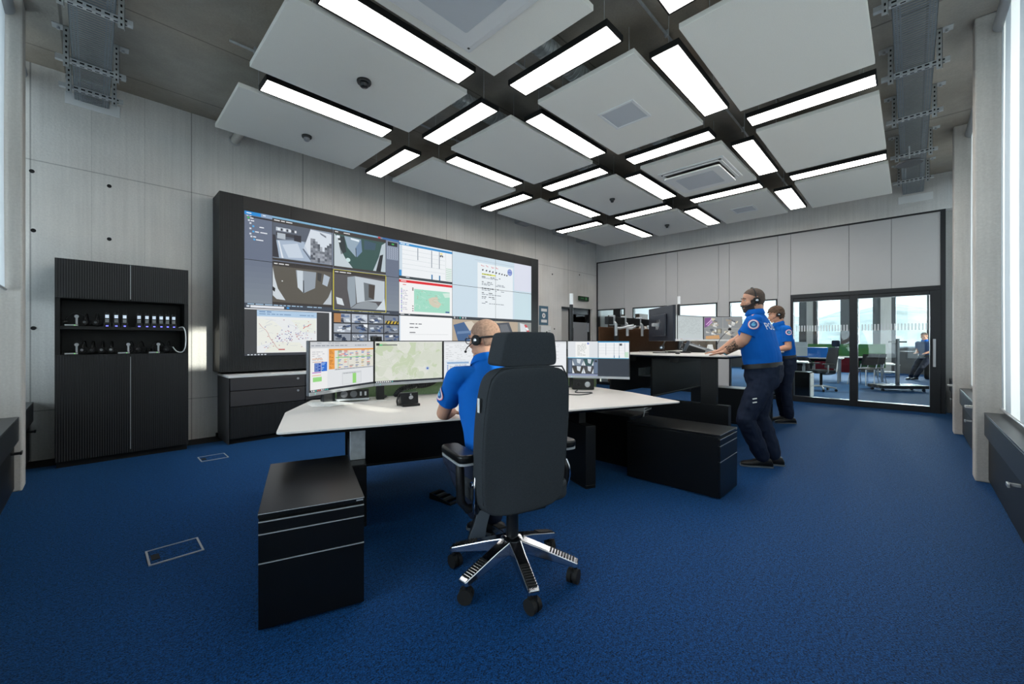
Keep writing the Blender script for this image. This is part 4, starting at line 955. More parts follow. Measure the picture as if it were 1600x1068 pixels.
def d_sheet():
    d = Draw().rect(0,0,1,1,(226,229,232),0).rect(0,0,1,.13,(205,208,212),1).words(.02,.02,.5,.018,(170,176,184),2).words(.02,.07,.95,.02,(150,156,166),2)
    d.rect(.0,.13,.24,1,(238,238,238),1).rect(.26,.15,1,.185,(232,152,54),2).rect(.26,.15,.345,.575,(236,160,70),2).rect(.345,.185,1,.575,(226,224,214),2)
    for k in range(14):
        v = .19+k*.027; d.words(.27,v,.335,.012,(180,110,40),3)
        for u in (.40,.49,.58,.68,.78,.88): 
            if rnd.random() < .75: d.rect(u,v,u+rnd.uniform(.03,.07),v+.014,rnd.choice(((60,100,180),(70,110,190),(90,90,90),(214,80,80),(220,190,120))),3)
    d.rect(.36,.33,.98,.345,(120,200,110),4).rect(.44,.26,.5,.275,(230,60,60),4).rect(.39,.19,.41,.57,(180,220,170),3).rect(.55,.19,.56,.57,(200,200,190),3).rect(.7,.19,.71,.57,(200,200,190),3)
    d.rect(.345,.575,1,.6,(186,190,196),3).words(.36,.58,.95,.012,(130,136,146),4)
    d.rect(.06,.43,.15,.60,(40,80,170),2).rect(.155,.41,.235,.60,(40,110,210),2)
    for k in range(5): d.words(.065,.45+k*.03,.145,.012,(150,180,230),3).words(.16,.43+k*.03,.23,.012,(180,210,245),3)
    d.rect(.03,.34,.17,.35,(230,150,70),3).rect(.05,.40,.18,.41,(210,130,50),3).rect(.03,.61,.15,.625,(170,60,190),3).rect(.03,.67,.15,.68,(230,150,70),3).rect(.04,.71,.16,.80,(150,216,130),2)
    for k in range(6): d.words(.03,.2+k*.04,.2,.013,(190,190,196),3)
    d.rect(.46,.66,.78,.93,(206,210,214),2).rect(.47,.7,.77,.92,(222,226,228),3).rect(.63,.7,.69,.92,(150,214,120),4).words(.48,.68,.7,.012,(150,156,160),4)
    return taskbar(d)
def d_map():
    d = Draw().rect(0,0,1,1,(216,221,206),0)
    for k in range(70):
        u, v = rnd.random(), rnd.uniform(.05,.95); a = rnd.uniform(.03,.14); g = rnd.choice(((214,219,204),(220,223,212),(208,216,196),(224,226,216),(200,212,182),(216,220,208)))
        n = 9; d.poly([(u+a*rnd.uniform(.6,1.2)*math.cos(2*math.pi*i/n), v+a*1.6*rnd.uniform(.6,1.2)*math.sin(2*math.pi*i/n)) for i in range(n)], g, 1 + k % 4)
    for k in range(40): d.line(wiggle(rnd.random(), rnd.random(), rnd.uniform(-.3,.3), rnd.uniform(-.3,.3), 6, .012), .004, rnd.choice(((228,230,220),(204,210,192),(232,232,226),(208,212,198))), 6)
    d.rect(0,0,1,.02,(230,232,226),7).rect(.015,.04,.06,.10,(40,44,46),8).rect(.06,.07,.10,.10,(60,190,120),8).rect(.10,.075,.31,.095,(60,64,66),8).rect(.31,.07,.32,.10,(235,235,235),8)
    d.disc(.765,.69,.028,.045,(176,196,224),7).disc(.765,.69,.012,.022,(40,70,160),8)
    return taskbar(d)
def d_list(rows, blue=True, bg=(238,241,244)):
    d = Draw().rect(0,0,1,1,bg,0).rect(0,0,1,.05,tuple(int(x*.92) for x in bg),1)
    for k in range(rows): d.rect(0,.08+k*.05,1,.083+k*.05,tuple(int(x*.9) for x in bg),1); d.words(.03,.095+k*.05,.9,.012,tuple(int(x*.84) for x in bg),2,.5)
    if blue:
        d.rect(.02,.5,.45,.95,(226,234,242),2).rect(.05,.55,.40,.6,(150,180,214),3)
        for k in range(7): d.rect(.05,.63+k*.04,.07,.65+k*.04,(60,110,190),3).words(.09,.63+k*.04,.42,.014,(150,160,176),3)
    return taskbar(d, 6, (200,206,212))
def d_quad():
    d = Draw().rect(0,0,1,1,(232,236,240),0).rect(0,.0,.5,.49,(224,228,232),1).rect(.13,.02,.36,.47,(244,245,244),2).disc(.34,.06,.018,.03,(130,146,206),3)
    for k in range(9): d.words(.16,.07+k*.04,.32,.012,(150,156,150),3)
    d.rect(.5,.0,1,.03,(70,160,214),2).rect(.5,.03,1,.47,(240,243,245),1).rect(.5,.03,.515,.47,(150,160,170),2)
    for u in (.63,.76,.84,.93): d.rect(u,.05,u+.006,.4,(150,160,172),3)
    for v in (.1,.18,.26,.34): d.rect(.51,v,.93,v+.004,(196,202,208),2)
    d.rect(.85,.06,.89,.12,(70,72,76),3).rect(.93,.3,.99,.45,(198,228,206),3).rect(.76,.4,.772,.47,(60,120,160),4).rect(.84,.4,.852,.47,(60,120,160),4)
    d.rect(0,.47,1,.49,(110,190,220),3)
    d.rect(0,.49,.5,.95,(70,84,104),1).rect(.02,.55,.06,.9,(96,110,132),2).rect(.44,.52,.5,.92,(100,116,140),2).rect(.45,.54,.49,.6,(40,46,52),3)
    for (u,v,a,b,c) in ((.075,.51,.26,.70,(120,134,150)),(.265,.51,.43,.70,(52,84,84)),(.075,.72,.26,.93,(60,58,54)),(.265,.72,.43,.93,(70,70,72))):
        d.rect(u,v,a,b,c,2); w, h = a-u, b-v
        d.poly([(u+w*.4,v),(u+w*.8,v+.01),(u+w*.7,v+h*.75),(u+w*.45,v+h*.6)], (206,214,222), 3).poly([(u,v+h*.2),(u+w*.2,v+h),(u,v+h)], (226,232,236), 3).poly([(a,v+h*.3),(a,b),(a-w*.18,b)], (214,222,228), 3)
    d.rect(.5,.49,1,.95,(48,56,66),1).rect(0,.95,.5,1,(140,150,180),3).rect(.5,.95,1,1,(50,58,68),3)
    return d
def d_cctv():
    d = Draw().rect(0,0,1,1,(176,178,174),0)
    for (u,v) in ((0,0),(.5,0),(0,.5),(.5,.5)):
        d.rect(u+.004,v+.004,u+.496,v+.496,rnd.choice(((150,152,150),(170,170,160),(140,144,146))),1)
        for k in range(9):
            a, b = u+rnd.uniform(.02,.34), v+rnd.uniform(.02,.34); g = rnd.choice(((110,108,112),(200,200,196),(214,204,180),(96,100,108),(160,150,136),(224,226,224)))
            d.poly([(a,b),(a+rnd.uniform(.06,.14),b+rnd.uniform(-.02,.08)),(a+rnd.uniform(.04,.13),min(b+rnd.uniform(.08,.15),v+.49)),(a+.01,min(b+.1,v+.49))], g, 2)
    d.poly([(.02,.05),(.2,.02),(.12,.4),(.02,.48)], (130,84,140), 3).line([(.06,.35),(.2,.12)], .03, (216,170,220), 4).line([(.1,.4),(.22,.2)], .03, (206,150,214), 4)
    d.rect(.33,.52,.47,.72,(110,108,100), 3).rect(.36,.55,.44,.7,(176,170,150), 4).poly([(.05,.85),(.4,.8),(.42,.97),(.05,.98)], (206,160,110), 3)
    return d
ARC = [(-1.46,.64),(-.95,1.18),(-.265,1.338),(.44,1.40),(1.15,1.246),(1.66,.78)]
M1 = [(d_sheet, 'monitor with an orange and blue spreadsheet at the near end of the lowered desk'), (d_map, 'monitor with a pale green map on the lowered desk'), (lambda: d_list(17), 'monitor with a white list behind the seated person on the lowered desk'),
      (lambda: d_list(9, False), 'monitor with a plain white page beside the headrest on the lowered desk'), (d_quad, 'monitor split into four views at the far end of the lowered desk')]
for k, (dr, lab) in enumerate(M1):
    (a, b), (c, d) = ARC[k], ARC[k+1]; monitor(a, b, c, d, DZ1+.13, loc1, A1, dr(), lab)
M2 = [(d_sheet, 'monitor turned with its dark back to the camera on the raised desk'), (d_map, 'monitor mostly hidden behind the turned one on the raised desk'), (lambda: d_list(12, False, (190,199,198)), 'first pale grey list monitor seen past the turned one on the raised desk'),
      (lambda: d_list(14, False, (194,203,204)), 'wide pale grey list monitor in the middle of the raised desk'), (d_cctv, 'monitor with four camera pictures behind the gooseneck microphone')]
for k, (dr, lab) in enumerate(M2):
    (a, b), (c, d) = ARC[k], ARC[k+1]; off = (.08, -.02)
    monitor(a+off[0], b+off[1], c+off[0], d+off[1], DZ2+.15, loc2, 0, dr(), lab, M_WHITE if k else M_SILVER)
def rail(loc, ang, zt, n, label):
    o = empty('monitor_rail', loc(0, n, 0), ang, label, 'monitor rail', 'monitor rails behind the desks')
    MB().box(-1.42, 1.42, -.03, .03, zt+.35, zt+.45).build('beam', M_BLACK, o, bevel=.004)
    for u in (-1.1, 1.1): MB().box(u-.04, u+.04, -.0 if ang else .031, .06, zt-.2, zt+.45).build('upright', M_FRAME, o, bevel=.004)
    for u, t in ((-1.28, (-1.15, -.24)), (-.98, (-.86, -.12)), (-.55, (-.55, -.06)), (.1, (.1, -.05)), (.8, (.78, -.1)), (1.3, (1.35, -.3))):
        c = MB().box(u-.02, u+.02, -.036, .036, zt+.34, zt+.47).build('clamp', M_SILVER, o, bevel=.006)
        MB().cyl((u, -.055, zt+.20), (u, -.055, zt+.36), .019, 14).cyl((u, -.055, zt+.36), (u, -.03, zt+.38), .014, 10).build('post', M_SILVER, c, smooth=40)
        MB().tube([(u, -.055, zt+.30), ((u+t[0])/2+.02, -.07, zt+.30), (t[0], t[1], zt+.335)], .016, 10).build('arm', M_SILVER, c, smooth=60)
    return o
rail(loc1, A1, DZ1, 1.58, 'black monitor rail behind the lowered desk')
rail(loc2, 0, DZ2+.02, 1.50, 'black monitor rail with silver arms behind the raised desk')
def signal_lamp(p, z0, z1, label):
    o = empty('signal_lamp', p, 0, label, 'signal lamp', 'slim signal lamps on the desks')
    MB().cyl((0,0,z0),(0,0,z1-.13), .022, 14).build('pole', M_PLAST, o, smooth=40)
    MB().cyl((0,0,z1-.13),(0,0,z1), .022, 14).build('lamp', mat('white_lamp', (232,234,236), .4), o, smooth=40)
    MB().lathe([(.05,0),(.05,.01),(.024,.012)], (0,0,z0), 18).build('foot', M_PLAST, o, smooth=40)
signal_lamp(loc1(1.30, 1.40), DZ1, 1.81, 'slim black signal lamp with a white tip behind the lowered desk')
signal_lamp(loc2(.68, 1.42), DZ2, 1.98, 'slim black signal lamp with a white tip behind the raised desk')

# ------------------------------------------------------------------ things lying on the lowered desk
A1e = A1
o = empty('power_box', loc1(-1.13, 1.20, DZ1), A1, 'desk power box with black sockets under the spreadsheet monitor', 'power box')
MB().box(-.14, .14, -.045, .045, .012, .03).build('base', M_SILVER, o, bevel=.003)
MB().box(-.135, .135, -.04, .045, .03, .105).build('body', M_BLACK, o, bevel=.004)
for x in (-.075, .005): MB().cyl((x,-.0405,.07),(x,-.043,.07), .03, 20).build('socket', mat('socket_grey', (88,90,94), .45), o, smooth=40)
for x in (.065, .105): MB().box(x-.008, x+.008, -.0425, -.0405, .052, .088).build('data_port', M_SILVER, o)
for x in (-.12, .12): MB().cyl((x,-.03,0),(x,-.03,.012), .008, 10).build('foot', M_CHROME, o)
tag(MB().box(-.035,.035,-.045,.045,0,.14).build('monitor_arm_base', M_BLACK, loc=loc1(-.89, 1.25, DZ1), rz=A1, bevel=.006), 'black block beside the power box on the lowered desk', 'arm base')
tag(MB().box(-.05,.05,-.05,.05,0,.16).build('computer_unit', M_FRAME, loc=loc1(-1.34, 1.26, DZ1), rz=A1+.3, bevel=.005), 'small dark box behind the spreadsheet monitor', 'box')
tag(MB().ell((0,0,.016), (.034,.055,.018), 18, 8).build('computer_mouse', M_PLAST, loc=loc1(-.87, 1.29, DZ1), rz=A1-1.2, smooth=60), 'small black mouse beside the power box', 'mouse')
o = empty('radio_charger', loc1(-.70, .76, DZ1), A1+.15, 'black wedge shaped handset charger in front of the map monitor', 'charger')
MB().prism([(-.075,0),(.065,0),(.065,.02),(.02,.11),(-.02,.11),(-.03,.02),(-.075,.02)], -.075, .075, axis='x').build('cradle', M_BLACKG, o, bevel=.004)
MB().prism([(-.06,.10),(.05,.10),(.062,.155),(.03,.135),(0,.15),(-.03,.135),(-.066,.155)], -.02, -.014, axis='y').build('clear_guard', M_GLASS, o)
MB().cyl((0,-.058,.075),(0,-.062,.073), .018, 14).cyl((0,-.05,.10),(0,-.054,.098), .006, 10).build('buttons', M_SILVER, o)
MB().tube(bez([(-.085,.04,.005),(-.1,.0,.05),(-.07,.02,.1)],5), .008, 8).build('strap', M_PLAST, o, smooth=60)
path = bez([loc1(-.735,1.36,DZ1+.0), loc1(-.68,1.345,DZ1+.07), loc1(-.56,1.335,DZ1+.10), loc1(-.44,1.36,DZ1+.105), loc1(-.34,1.405,DZ1+.135), loc1(-.27,1.43,DZ1+.2)], 26)
tag(MB().tube(path, [.030 if k % 4 < 2 else .023 for k in range(len(path))], 12).build('cable_hose', M_PLAST, smooth=50), 'black ribbed cable hose rising behind the map monitor', 'cable hose')
for i, (u, n, a) in enumerate(((-1.38,1.13,.2),(-1.30,1.10,.5))):
    tag(MB().box(-.105,.105,-.148,.148,.0,.0025).build('paper_sheet', M_WHITE, loc=loc1(u, n, DZ1+i*.003), rz=A1+a), ('lower' if i == 0 else 'upper') + ' white paper sheet at the near corner of the lowered desk', 'paper', 'papers at the desk corner')
o = empty('keyboard', loc1(-.08, .38, DZ1), A1, 'black keyboard in front of the seated person', 'keyboard')
MB().box(-.22,.22,-.07,.07,0,.014).build('case', M_PLAST, o, bevel=.004)
mb = MB()
for i in range(16):
    for j in range(5): mb.box(-.205+i*.0258, -.184+i*.0258, -.058+j*.024, -.038+j*.024, .014, .019)
mb.build('keys', mat('dark_keys', (44,46,50), .5), o)
o = empty('desk_speaker', loc1(1.29, 1.14, DZ1), A1+math.atan2(-.466,.51)*.55, 'black desk loudspeaker with two cones under the split screen monitor', 'loudspeaker')
MB().box(-.12,.12,-.05,.05,.004,.118).build('cabinet', M_BLACK, o, bevel=.005)
for x, r_, c in ((.045,.032,M_SILVER),(-.05,.02,M_RUBBER)):
    k = MB().cyl((x,-.0505,.062),(x,-.054,.062), r_*1.25, 22).build('cone_ring', M_PLAST, o, smooth=40)
    MB().ell((x,-.052,.062), (r_,.010,r_), 18, 8).build('cone', c, k, smooth=60)
tag(MB().tube(bez([loc1(1.17,1.06,DZ1+.006), loc1(1.05,.9,DZ1+.006), loc1(1.2,.82,DZ1+.006), loc1(1.0,.72,DZ1+.006), loc1(.85,.85,DZ1+.006)], 8), .005, 6).build('speaker_cable', M_PLAST, smooth=60), 'thin dark cable lying in front of the desk loudspeaker', 'cable')
o = empty('webcam', loc1(-.93, 1.21, DZ1+.55), A1+.5, 'small black webcam on top of the spreadsheet monitor', 'webcam')
MB().box(-.05,.05,-.025,.02,.0,.04).build('body', M_PLAST, o, bevel=.005); MB().cyl((0,-.025,.02),(0,-.03,.02), .012, 14).build('lens', M_DARK, o)
tag(MB().tube(bez([loc1(.95,1.5,DZ1-.3), loc1(1.5,.5,DZ1-.06), loc1(1.46,.42,.30), loc1(1.5,.40,.02)], 8), .006, 8).build('hanging_cable', M_SILVER, smooth=60), 'grey cable hanging down beside the low drawer unit', 'cable')

# ------------------------------------------------------------------ things lying on the raised desk
o = empty('phone_console', loc2(-.32, .76, DZ2), .12, 'wide dark phone console on the raised desk', 'phone console')
MB().prism([(-.14,0),(.14,0),(.14,.125),(-.14,.03)], -.20, .20, axis='x').build('case', M_BLACK, o, bevel=.006)
mb = MB(); mb.prism([(-.12,.0375),(.10,.112),(.10,.115),(-.12,.0405)], -.16, -.02, axis='x'); mb.build('display_field', mat('grey_display', (150,156,160), .35), o)
mb = MB()
for i in range(6):
    for j in range(5): mb.prism([(-.11+j*.045,.0405+j*.01527),(-.085+j*.045,.049+j*.01527),(-.085+j*.045,.054+j*.01527),(-.11+j*.045,.0455+j*.01527)], .01+i*.03, .03+i*.03, axis='x')
mb.build('keys', mat('mid_grey_keys', (110,114,118), .5), o)
o = empty('handset_stand', loc2(-.78, .74, DZ2), .2, 'dark upright handset in its stand left of the phone console', 'handset')
MB().prism(rrect(-.045,.045,-.06,.06,.01), 0, .02).build('base', M_BLACK, o, bevel=.004)
MB().prism([(.0,.02),(.035,.02),(-.02,.15),(-.06,.15)], -.028, .028, axis='x').build('handset', mat('blue_grey_plastic', (62,72,82), .45), o, bevel=.006)
o = empty('gooseneck_microphone', loc2(-.50, .44, DZ2), 0, 'gooseneck microphone bending over the raised desk', 'microphone')
MB().prism(rrect(-.05,.05,-.06,.06,.012), 0, .03).build('base', M_PLAST, o, bevel=.004)
MB().cyl((0,.02,.03),(0,.02,.10), .009, 10).build('socket', M_PLAST, o, smooth=40)
MB().tube(bez([(0,.02,.09),(.03,-.01,.17),(.08,-.06,.25),(.115,-.095,.295)], 8), .004, 8).build('gooseneck', M_PLAST, o, smooth=60)
MB().ell((.120,-.10,.302), (.020,.020,.018), 14, 8).build('foam_head', M_RUBBER, o, smooth=60)
for (u, n, a, lab) in ((-1.12, .92, 20, 'black headset lying on the raised desk behind the handset'), (-.05, 1.0, 110, 'black headset lying behind the phone console')):
    h = copy_tree(hp); h.location = loc2(u, n, DZ2+.03); h.rotation_euler = (R(25), 0, R(a)); h['label'] = lab; h['group'] = 'headsets lying on the raised desk'
    if 'behind the phone' in lab: h.location.z = DZ2+.03
tag(MB().ell((0,0,.014), (.05,.03,.016), 16, 8).build('computer_mouse', M_PLAST, loc=loc2(-1.32, .62, DZ2), rz=.2, smooth=60), 'flat black mouse near the left end of the raised desk', 'mouse')
for i, pts in enumerate((((-1.2,.98),(-.95,.75),(-.7,1.0),(-.55,.8)), ((-.1,.9),(.1,.7),(.25,.95),(.05,1.05)), ((-1.3,1.1),(-1.05,1.2),(-.9,1.0),(-1.0,.7)))):
    tag(MB().tube(bez([loc2(u, n, DZ2+.007+.006*i) for u, n in pts], 8), .006, 6).build('desk_cable', M_PLAST, smooth=60), ('black cable curling beside the handset stand', 'black cable curling behind the microphone', 'black cable near the turned monitor')[i], 'cable', 'loose cables on the raised desk')
for i, (u, n, a, lab) in enumerate(((.02,.86,.4,'white paper card leaning behind the phone console'), (.22,.78,-.3,'white paper card beside the gooseneck microphone'))):
    o = MB().prism([(-.03,0),(.03,0),(.0,.10),(-.006,.10)], -.05, .05, axis='x').build('paper_card', M_WHITE, loc=loc2(u, n, DZ2), rz=a); tag(o, lab, 'paper card', 'paper cards on the raised desk')

# ------------------------------------------------------------------ drawer units
def pedestal(x, y, a, label, w=.43, d=.80, h=.51):
    """origin front left corner, drawers on -y"""
    o = empty('drawer_unit', (x, y, 0), a, label, 'drawer unit', 'black drawer units under the desks')
    MB().box(0, w, .018, d, .012, h-.022).build('carcass', M_BLACKG, o, bevel=.003)
    MB().box(-.001, w+.001, 0, d+.002, h-.02, h).build('top_panel', M_BLACKG, o, bevel=.002)
    for z0, z1 in ((h-.085, h-.038), (h-.21, h-.091), (.014, h-.216)):
        dr = MB().box(.001, w-.001, 0, .017, z0, z1).build('drawer', M_BLACKG, o)
        MB().box(.001, w-.001, -.0015, .004, z1-.001, z1+.003).build('grip_edge', M_SILVER, dr)
    MB().box(0, w, -.001, .002, h-.004, h-.001).build('front_edge', M_SILVER, o)
    MB().box(w-.035, w-.005, -.0025, -.0005, h-.014, h-.008).build('badge', M_SILVER, o)
    mb = MB()
    for px in (.05, w-.05):
        for py in (.08, d-.08): mb.cyl((px, py, 0), (px, py, .014), .02, 12)
    mb.build('glides', M_RUBBER, o)
    return o
pedestal(.492, 1.995, R(-18.5), 'black drawer unit nearest the camera in front of the lowered desk')
pedestal(3.43, 1.07, R(0), 'black drawer unit on the carpet between the two desks')
pedestal(6.85, 1.52, R(0), 'black drawer unit behind the standing person with the tattooed arm')
def cpu_box(x, y, w, d, h, a, label):
    o = empty('computer_cabinet', (x, y, 0), a, label, 'computer cabinet', 'black computer cabinets')
    MB().box(0, w, 0, d, .02, h).build('case', M_BLACK, o, bevel=.004)
    MB().box(.01, w-.01, .01, d-.01, 0, .02).build('plinth', M_DARK, o)
    MB().box(.01, w-.01, -.003, .0005, .04, h-.02).build('front_door', M_BLACKG, o)
cpu_box(3.68, 1.98, .42, .62, .50, 0, 'black computer cabinet behind the low drawer unit')
cpu_box(5.06, 1.98, .30, .55, .46, 0, 'black computer cabinet under the raised desk')
o = empty('network_box', (4.05, 2.02, .50), .1, 'small silver network box on the computer cabinet', 'network box')
MB().box(0,.24,0,.16,0,.045).build('case', M_STEEL, o, bevel=.003)
mb = MB()
for k in range(6): mb.box(.02+k*.034, .044+k*.034, -.002, .0005, .012, .03)
mb.build('ports', M_DARK, o)
# foot pedal under the lowered desk
o = empty('foot_pedal', (1.93, 2.62, 0), A1+.5, 'black and silver foot pedal on the carpet under the lowered desk', 'foot pedal')
MB().prism([(-.12,0),(.12,0),(.12,.045),(-.12,.012)], -.055, .055, axis='x').build('base', M_BLACK, o, bevel=.003)
for k in range(3): MB().prism([(-.105+k*.075,.018+k*.010),(-.075+k*.075,.022+k*.010),(-.075+k*.075,.028+k*.010),(-.105+k*.075,.024+k*.010)], -.05, .05, axis='x').build('tread', M_CHROME, o)

# ------------------------------------------------------------------ the big office chair
M_FAB = mat('charcoal_chair_fabric', (54,58,62), .95, spec=.12, noise=(220,.16), bump=(350,.3))
def pad(w, h, t, r, nx=14, nz=18, bow=.0, crown=.25):
    """upholstered pad: local x width, z height, y thickness (back at +0, front at -t)"""
    mb = MB(); out = rrect(-w/2, w/2, 0, h, r, 6)
    rings = []
    for k, (ins, yy) in enumerate(((.035, 0.0), (.012, .012), (0, .03), (0, t*.55), (.010, t*.85), (.04, t))):
        c = (0, h/2); rings.append([(x*(1-2*ins/w), -yy + bow*(1-(2*x/w)**2)*(1), c[1]+(z-c[1])*(1-2*ins/h)) for x, z in out])
    return mb.loft(rings)
def big_chair(x, y, a, label):
    """sitter faces local +y"""
    o = empty('office_chair', (x, y, 0), a, label, 'office chair', None)
    # six arms with twin casters
    for k in range(6):
        t = R(60*k + 17.5)
        c, s = math.cos(t), math.sin(t)
        mb = MB(); mb.M = Matrix.Rotation(t, 4, 'Z')
        mb.loft([[(.03,-.038,.140),(.03,.038,.140),(.03,.034,.207),(.03,-.034,.207)], [(.14,-.034,.122),(.14,.034,.122),(.14,.028,.177),(.14,-.028,.177)], [(.335,-.031,.090),(.335,.031,.090),(.335,.027,.119),(.335,-.027,.119)], [(.35,-.028,.092),(.35,.028,.092),(.35,.025,.113),(.35,-.025,.113)]])
        arm = mb.build('base_arm', M_CHROME, o, bevel=.005)
        mb = MB(); mb.M = Matrix.Rotation(t, 4, 'Z')
        for i in range(9): mb.box(.205+i*.0145, .212+i*.0145, -.023, .023, .150-i*.0044, .1625-i*.0044)
        mb.build('grip_ridges', M_BLACK, arm)
        mb = MB(); mb.M = Matrix.Translation((.325*c, .325*s, 0)) @ Matrix.Rotation(t + rnd.uniform(.6, 2.2), 4, 'Z')
        mb.cyl((.012,0,.06),(.012,0,.10), .011, 10)
        cs = mb.build('caster', M_PLAST, o, smooth=40)
        mb = MB(); mb.M = Matrix.Translation((.325*c, .325*s, 0)) @ Matrix.Rotation(t + (.9, 1.6, -.6, 2.2, .5, 1.3)[k], 4, 'Z')
        for q in (-1, 1): mb.lathe([(.004,-.004),(.034,-.004),(.036,0),(.036,.018),(.034,.022),(.004,.022)], (0,0,0), 22)
        vs = mb.v; mb2 = MB(); M = Matrix.Translation((.325*c, .325*s, .036)) @ Matrix.Rotation(t + (.9, 1.6, -.6, 2.2, .5, 1.3)[k], 4, 'Z')
        mb2.M = M
        for y0, y1 in ((-.027,-.006),(.006,.027)): mb2.cyl((0,y0,0),(0,y1,0), .036, 22)
        mb2.box(-.026,.026,-.0055,.0055,-.012,.034)
        mb2.build('wheel', M_RUBBER, cs, smooth=40)
    MB().lathe([(.062,.145),(.062,.20),(.045,.215),(.03,.216)], n=24).build('hub', M_CHROME, o, smooth=40)
    MB().cyl((0,0,.20),(0,0,.36), .033, 20).cyl((0,0,.34),(0,0,.43), .024, 18).build('gas_lift', M_PLAST, o, smooth=40)
    MB().box(-.12,.12,-.16,.14,.385,.43).build('tilt_mechanism', M_BLACK, o, bevel=.015)
    st = MB().prism(rrect(-.245,.245,-.20,.24,.08,6), .425, .53).build('seat', M_FAB, o, bevel=.03, seg=4, smooth=60)
    # back: wide side bolsters, tall pad, headrest
    mb = MB()
    for s in (-1, 1): pass
    prof = [(-.222,.49),(-.228,.55),(-.236,.70),(-.236,.86),(-.226,1.0),(-.212,1.075),(-.17,1.125),(0,1.130),(.17,1.125),(.212,1.075),(.226,1.0),(.236,.86),(.236,.70),(.228,.55),(.222,.49),(.205,.445),(.15,.425),(0,.420),(-.15,.425),(-.205,.445)]
    def ring(ins, yy):
        cz = .76; return [(px*(1-ins/.23), yy - .030*(1-(px/.24)**2) + .035*((pz-.78)/.35)**2*0 - (pz-.45)*.10, cz+(pz-cz)*(1-ins/.36)) for px, pz in prof]
    rings = [ring(.05,-.205), ring(.014,-.2045), ring(.006,-.203), ring(.0,-.198), ring(.0,-.19), ring(.0,-.165), ring(-.002,-.13), ring(.0,-.09), ring(.006,-.075), ring(.016,-.066), ring(.05,-.06)]
    bk = MB().loft(rings).build('backrest', M_FAB, o, smooth=60); bk.location.x = -.045
    sub = bk.modifiers.new('s', 'SUBSURF'); sub.levels = 1; sub.render_levels = 2
    sm = MB().tube([ (px*1.003, (-.193 - .030*(1-(px/.24)**2) - (pz-.45)*.10), pz) for px, pz in prof[0:15]], .004, 6).build('piping', M_FAB, bk, smooth=60)
    MB().box(-.246,-.243,-.21,-.19,.92,.985).build('label_tag', M_WHITE, bk)
    hp_prof = [(-.13,1.128),(-.15,1.134),(-.158,1.15),(-.136,1.268),(-.128,1.286),(-.11,1.292),(.11,1.292),(.128,1.286),(.136,1.268),(.158,1.15),(.15,1.134),(.13,1.128)]
    def hring(ins, yy): return [(px*(1-ins/.15), yy+(pz-1.2)*-.12, 1.215+(pz-1.215)*(1-ins/.08)) for px, pz in hp_prof]
    hd = MB().loft([hring(.03,-.287), hring(.006,-.286), hring(.002,-.284), hring(0,-.278), hring(0,-.265), hring(0,-.20), hring(.0,-.15), hring(.004,-.14), hring(.03,-.136)]).build('headrest', M_FAB, o, smooth=60); hd.location.x = -.062
    hd.modifiers.new('s', 'SUBSURF').render_levels = 2
    for s in (-1, 1): MB().cyl((s*.07-.05,-.2,1.08),(s*.07-.05,-.205,1.16), .009, 10).build('headrest_rod', M_CHROME, o, smooth=40)
    for s in (-1, 1):
        x0 = s*.285
        ar = MB().tube([(s*.16,-.02,.41),(s*.27,-.02,.41),(s*.30,-.01,.45),(s*.30,.0,.60),(s*.30,.01,.665)], [.02,.022,.022,.022,.02], 10).build('armrest_post', M_PLAST, o, smooth=60)
        MB().prism(rrect(s*.30-.05, s*.30+.05, -.12, .16, .04, 5), .665, .705).build('armrest', M_BLACKG, o, bevel=.012, seg=3, smooth=60)
        MB().prism(rrect(s*.30-.048, s*.30+.048, -.118, .158, .04, 5), .655, .666).build('armrest_trim', M_SILVER, o)
        lv = MB().tube(bez([(s*.255,-.10,.62),(s*.265,-.12,.56),(s*.26,-.10,.46),(s*.235,-.05,.40)],5), .017, 8).build('back_bracket', M_PLAST, o, smooth=60)
        MB().tube(bez([(s*.268,-.118,.61),(s*.280,-.135,.55),(s*.275,-.115,.46),(s*.25,-.06,.40)],5), .006, 8).build('chrome_edge', M_CHROME, lv, smooth=60)
        MB().cyl((s*.25,-.11,.56),(s*.29,-.11,.56), .014, 12).build('adjust_knob', M_CHROME, o, smooth=40)
    return o
big_chair(1.57, 1.53, A1+R(6), 'large charcoal office chair with headrest and polished base, its back to the camera')
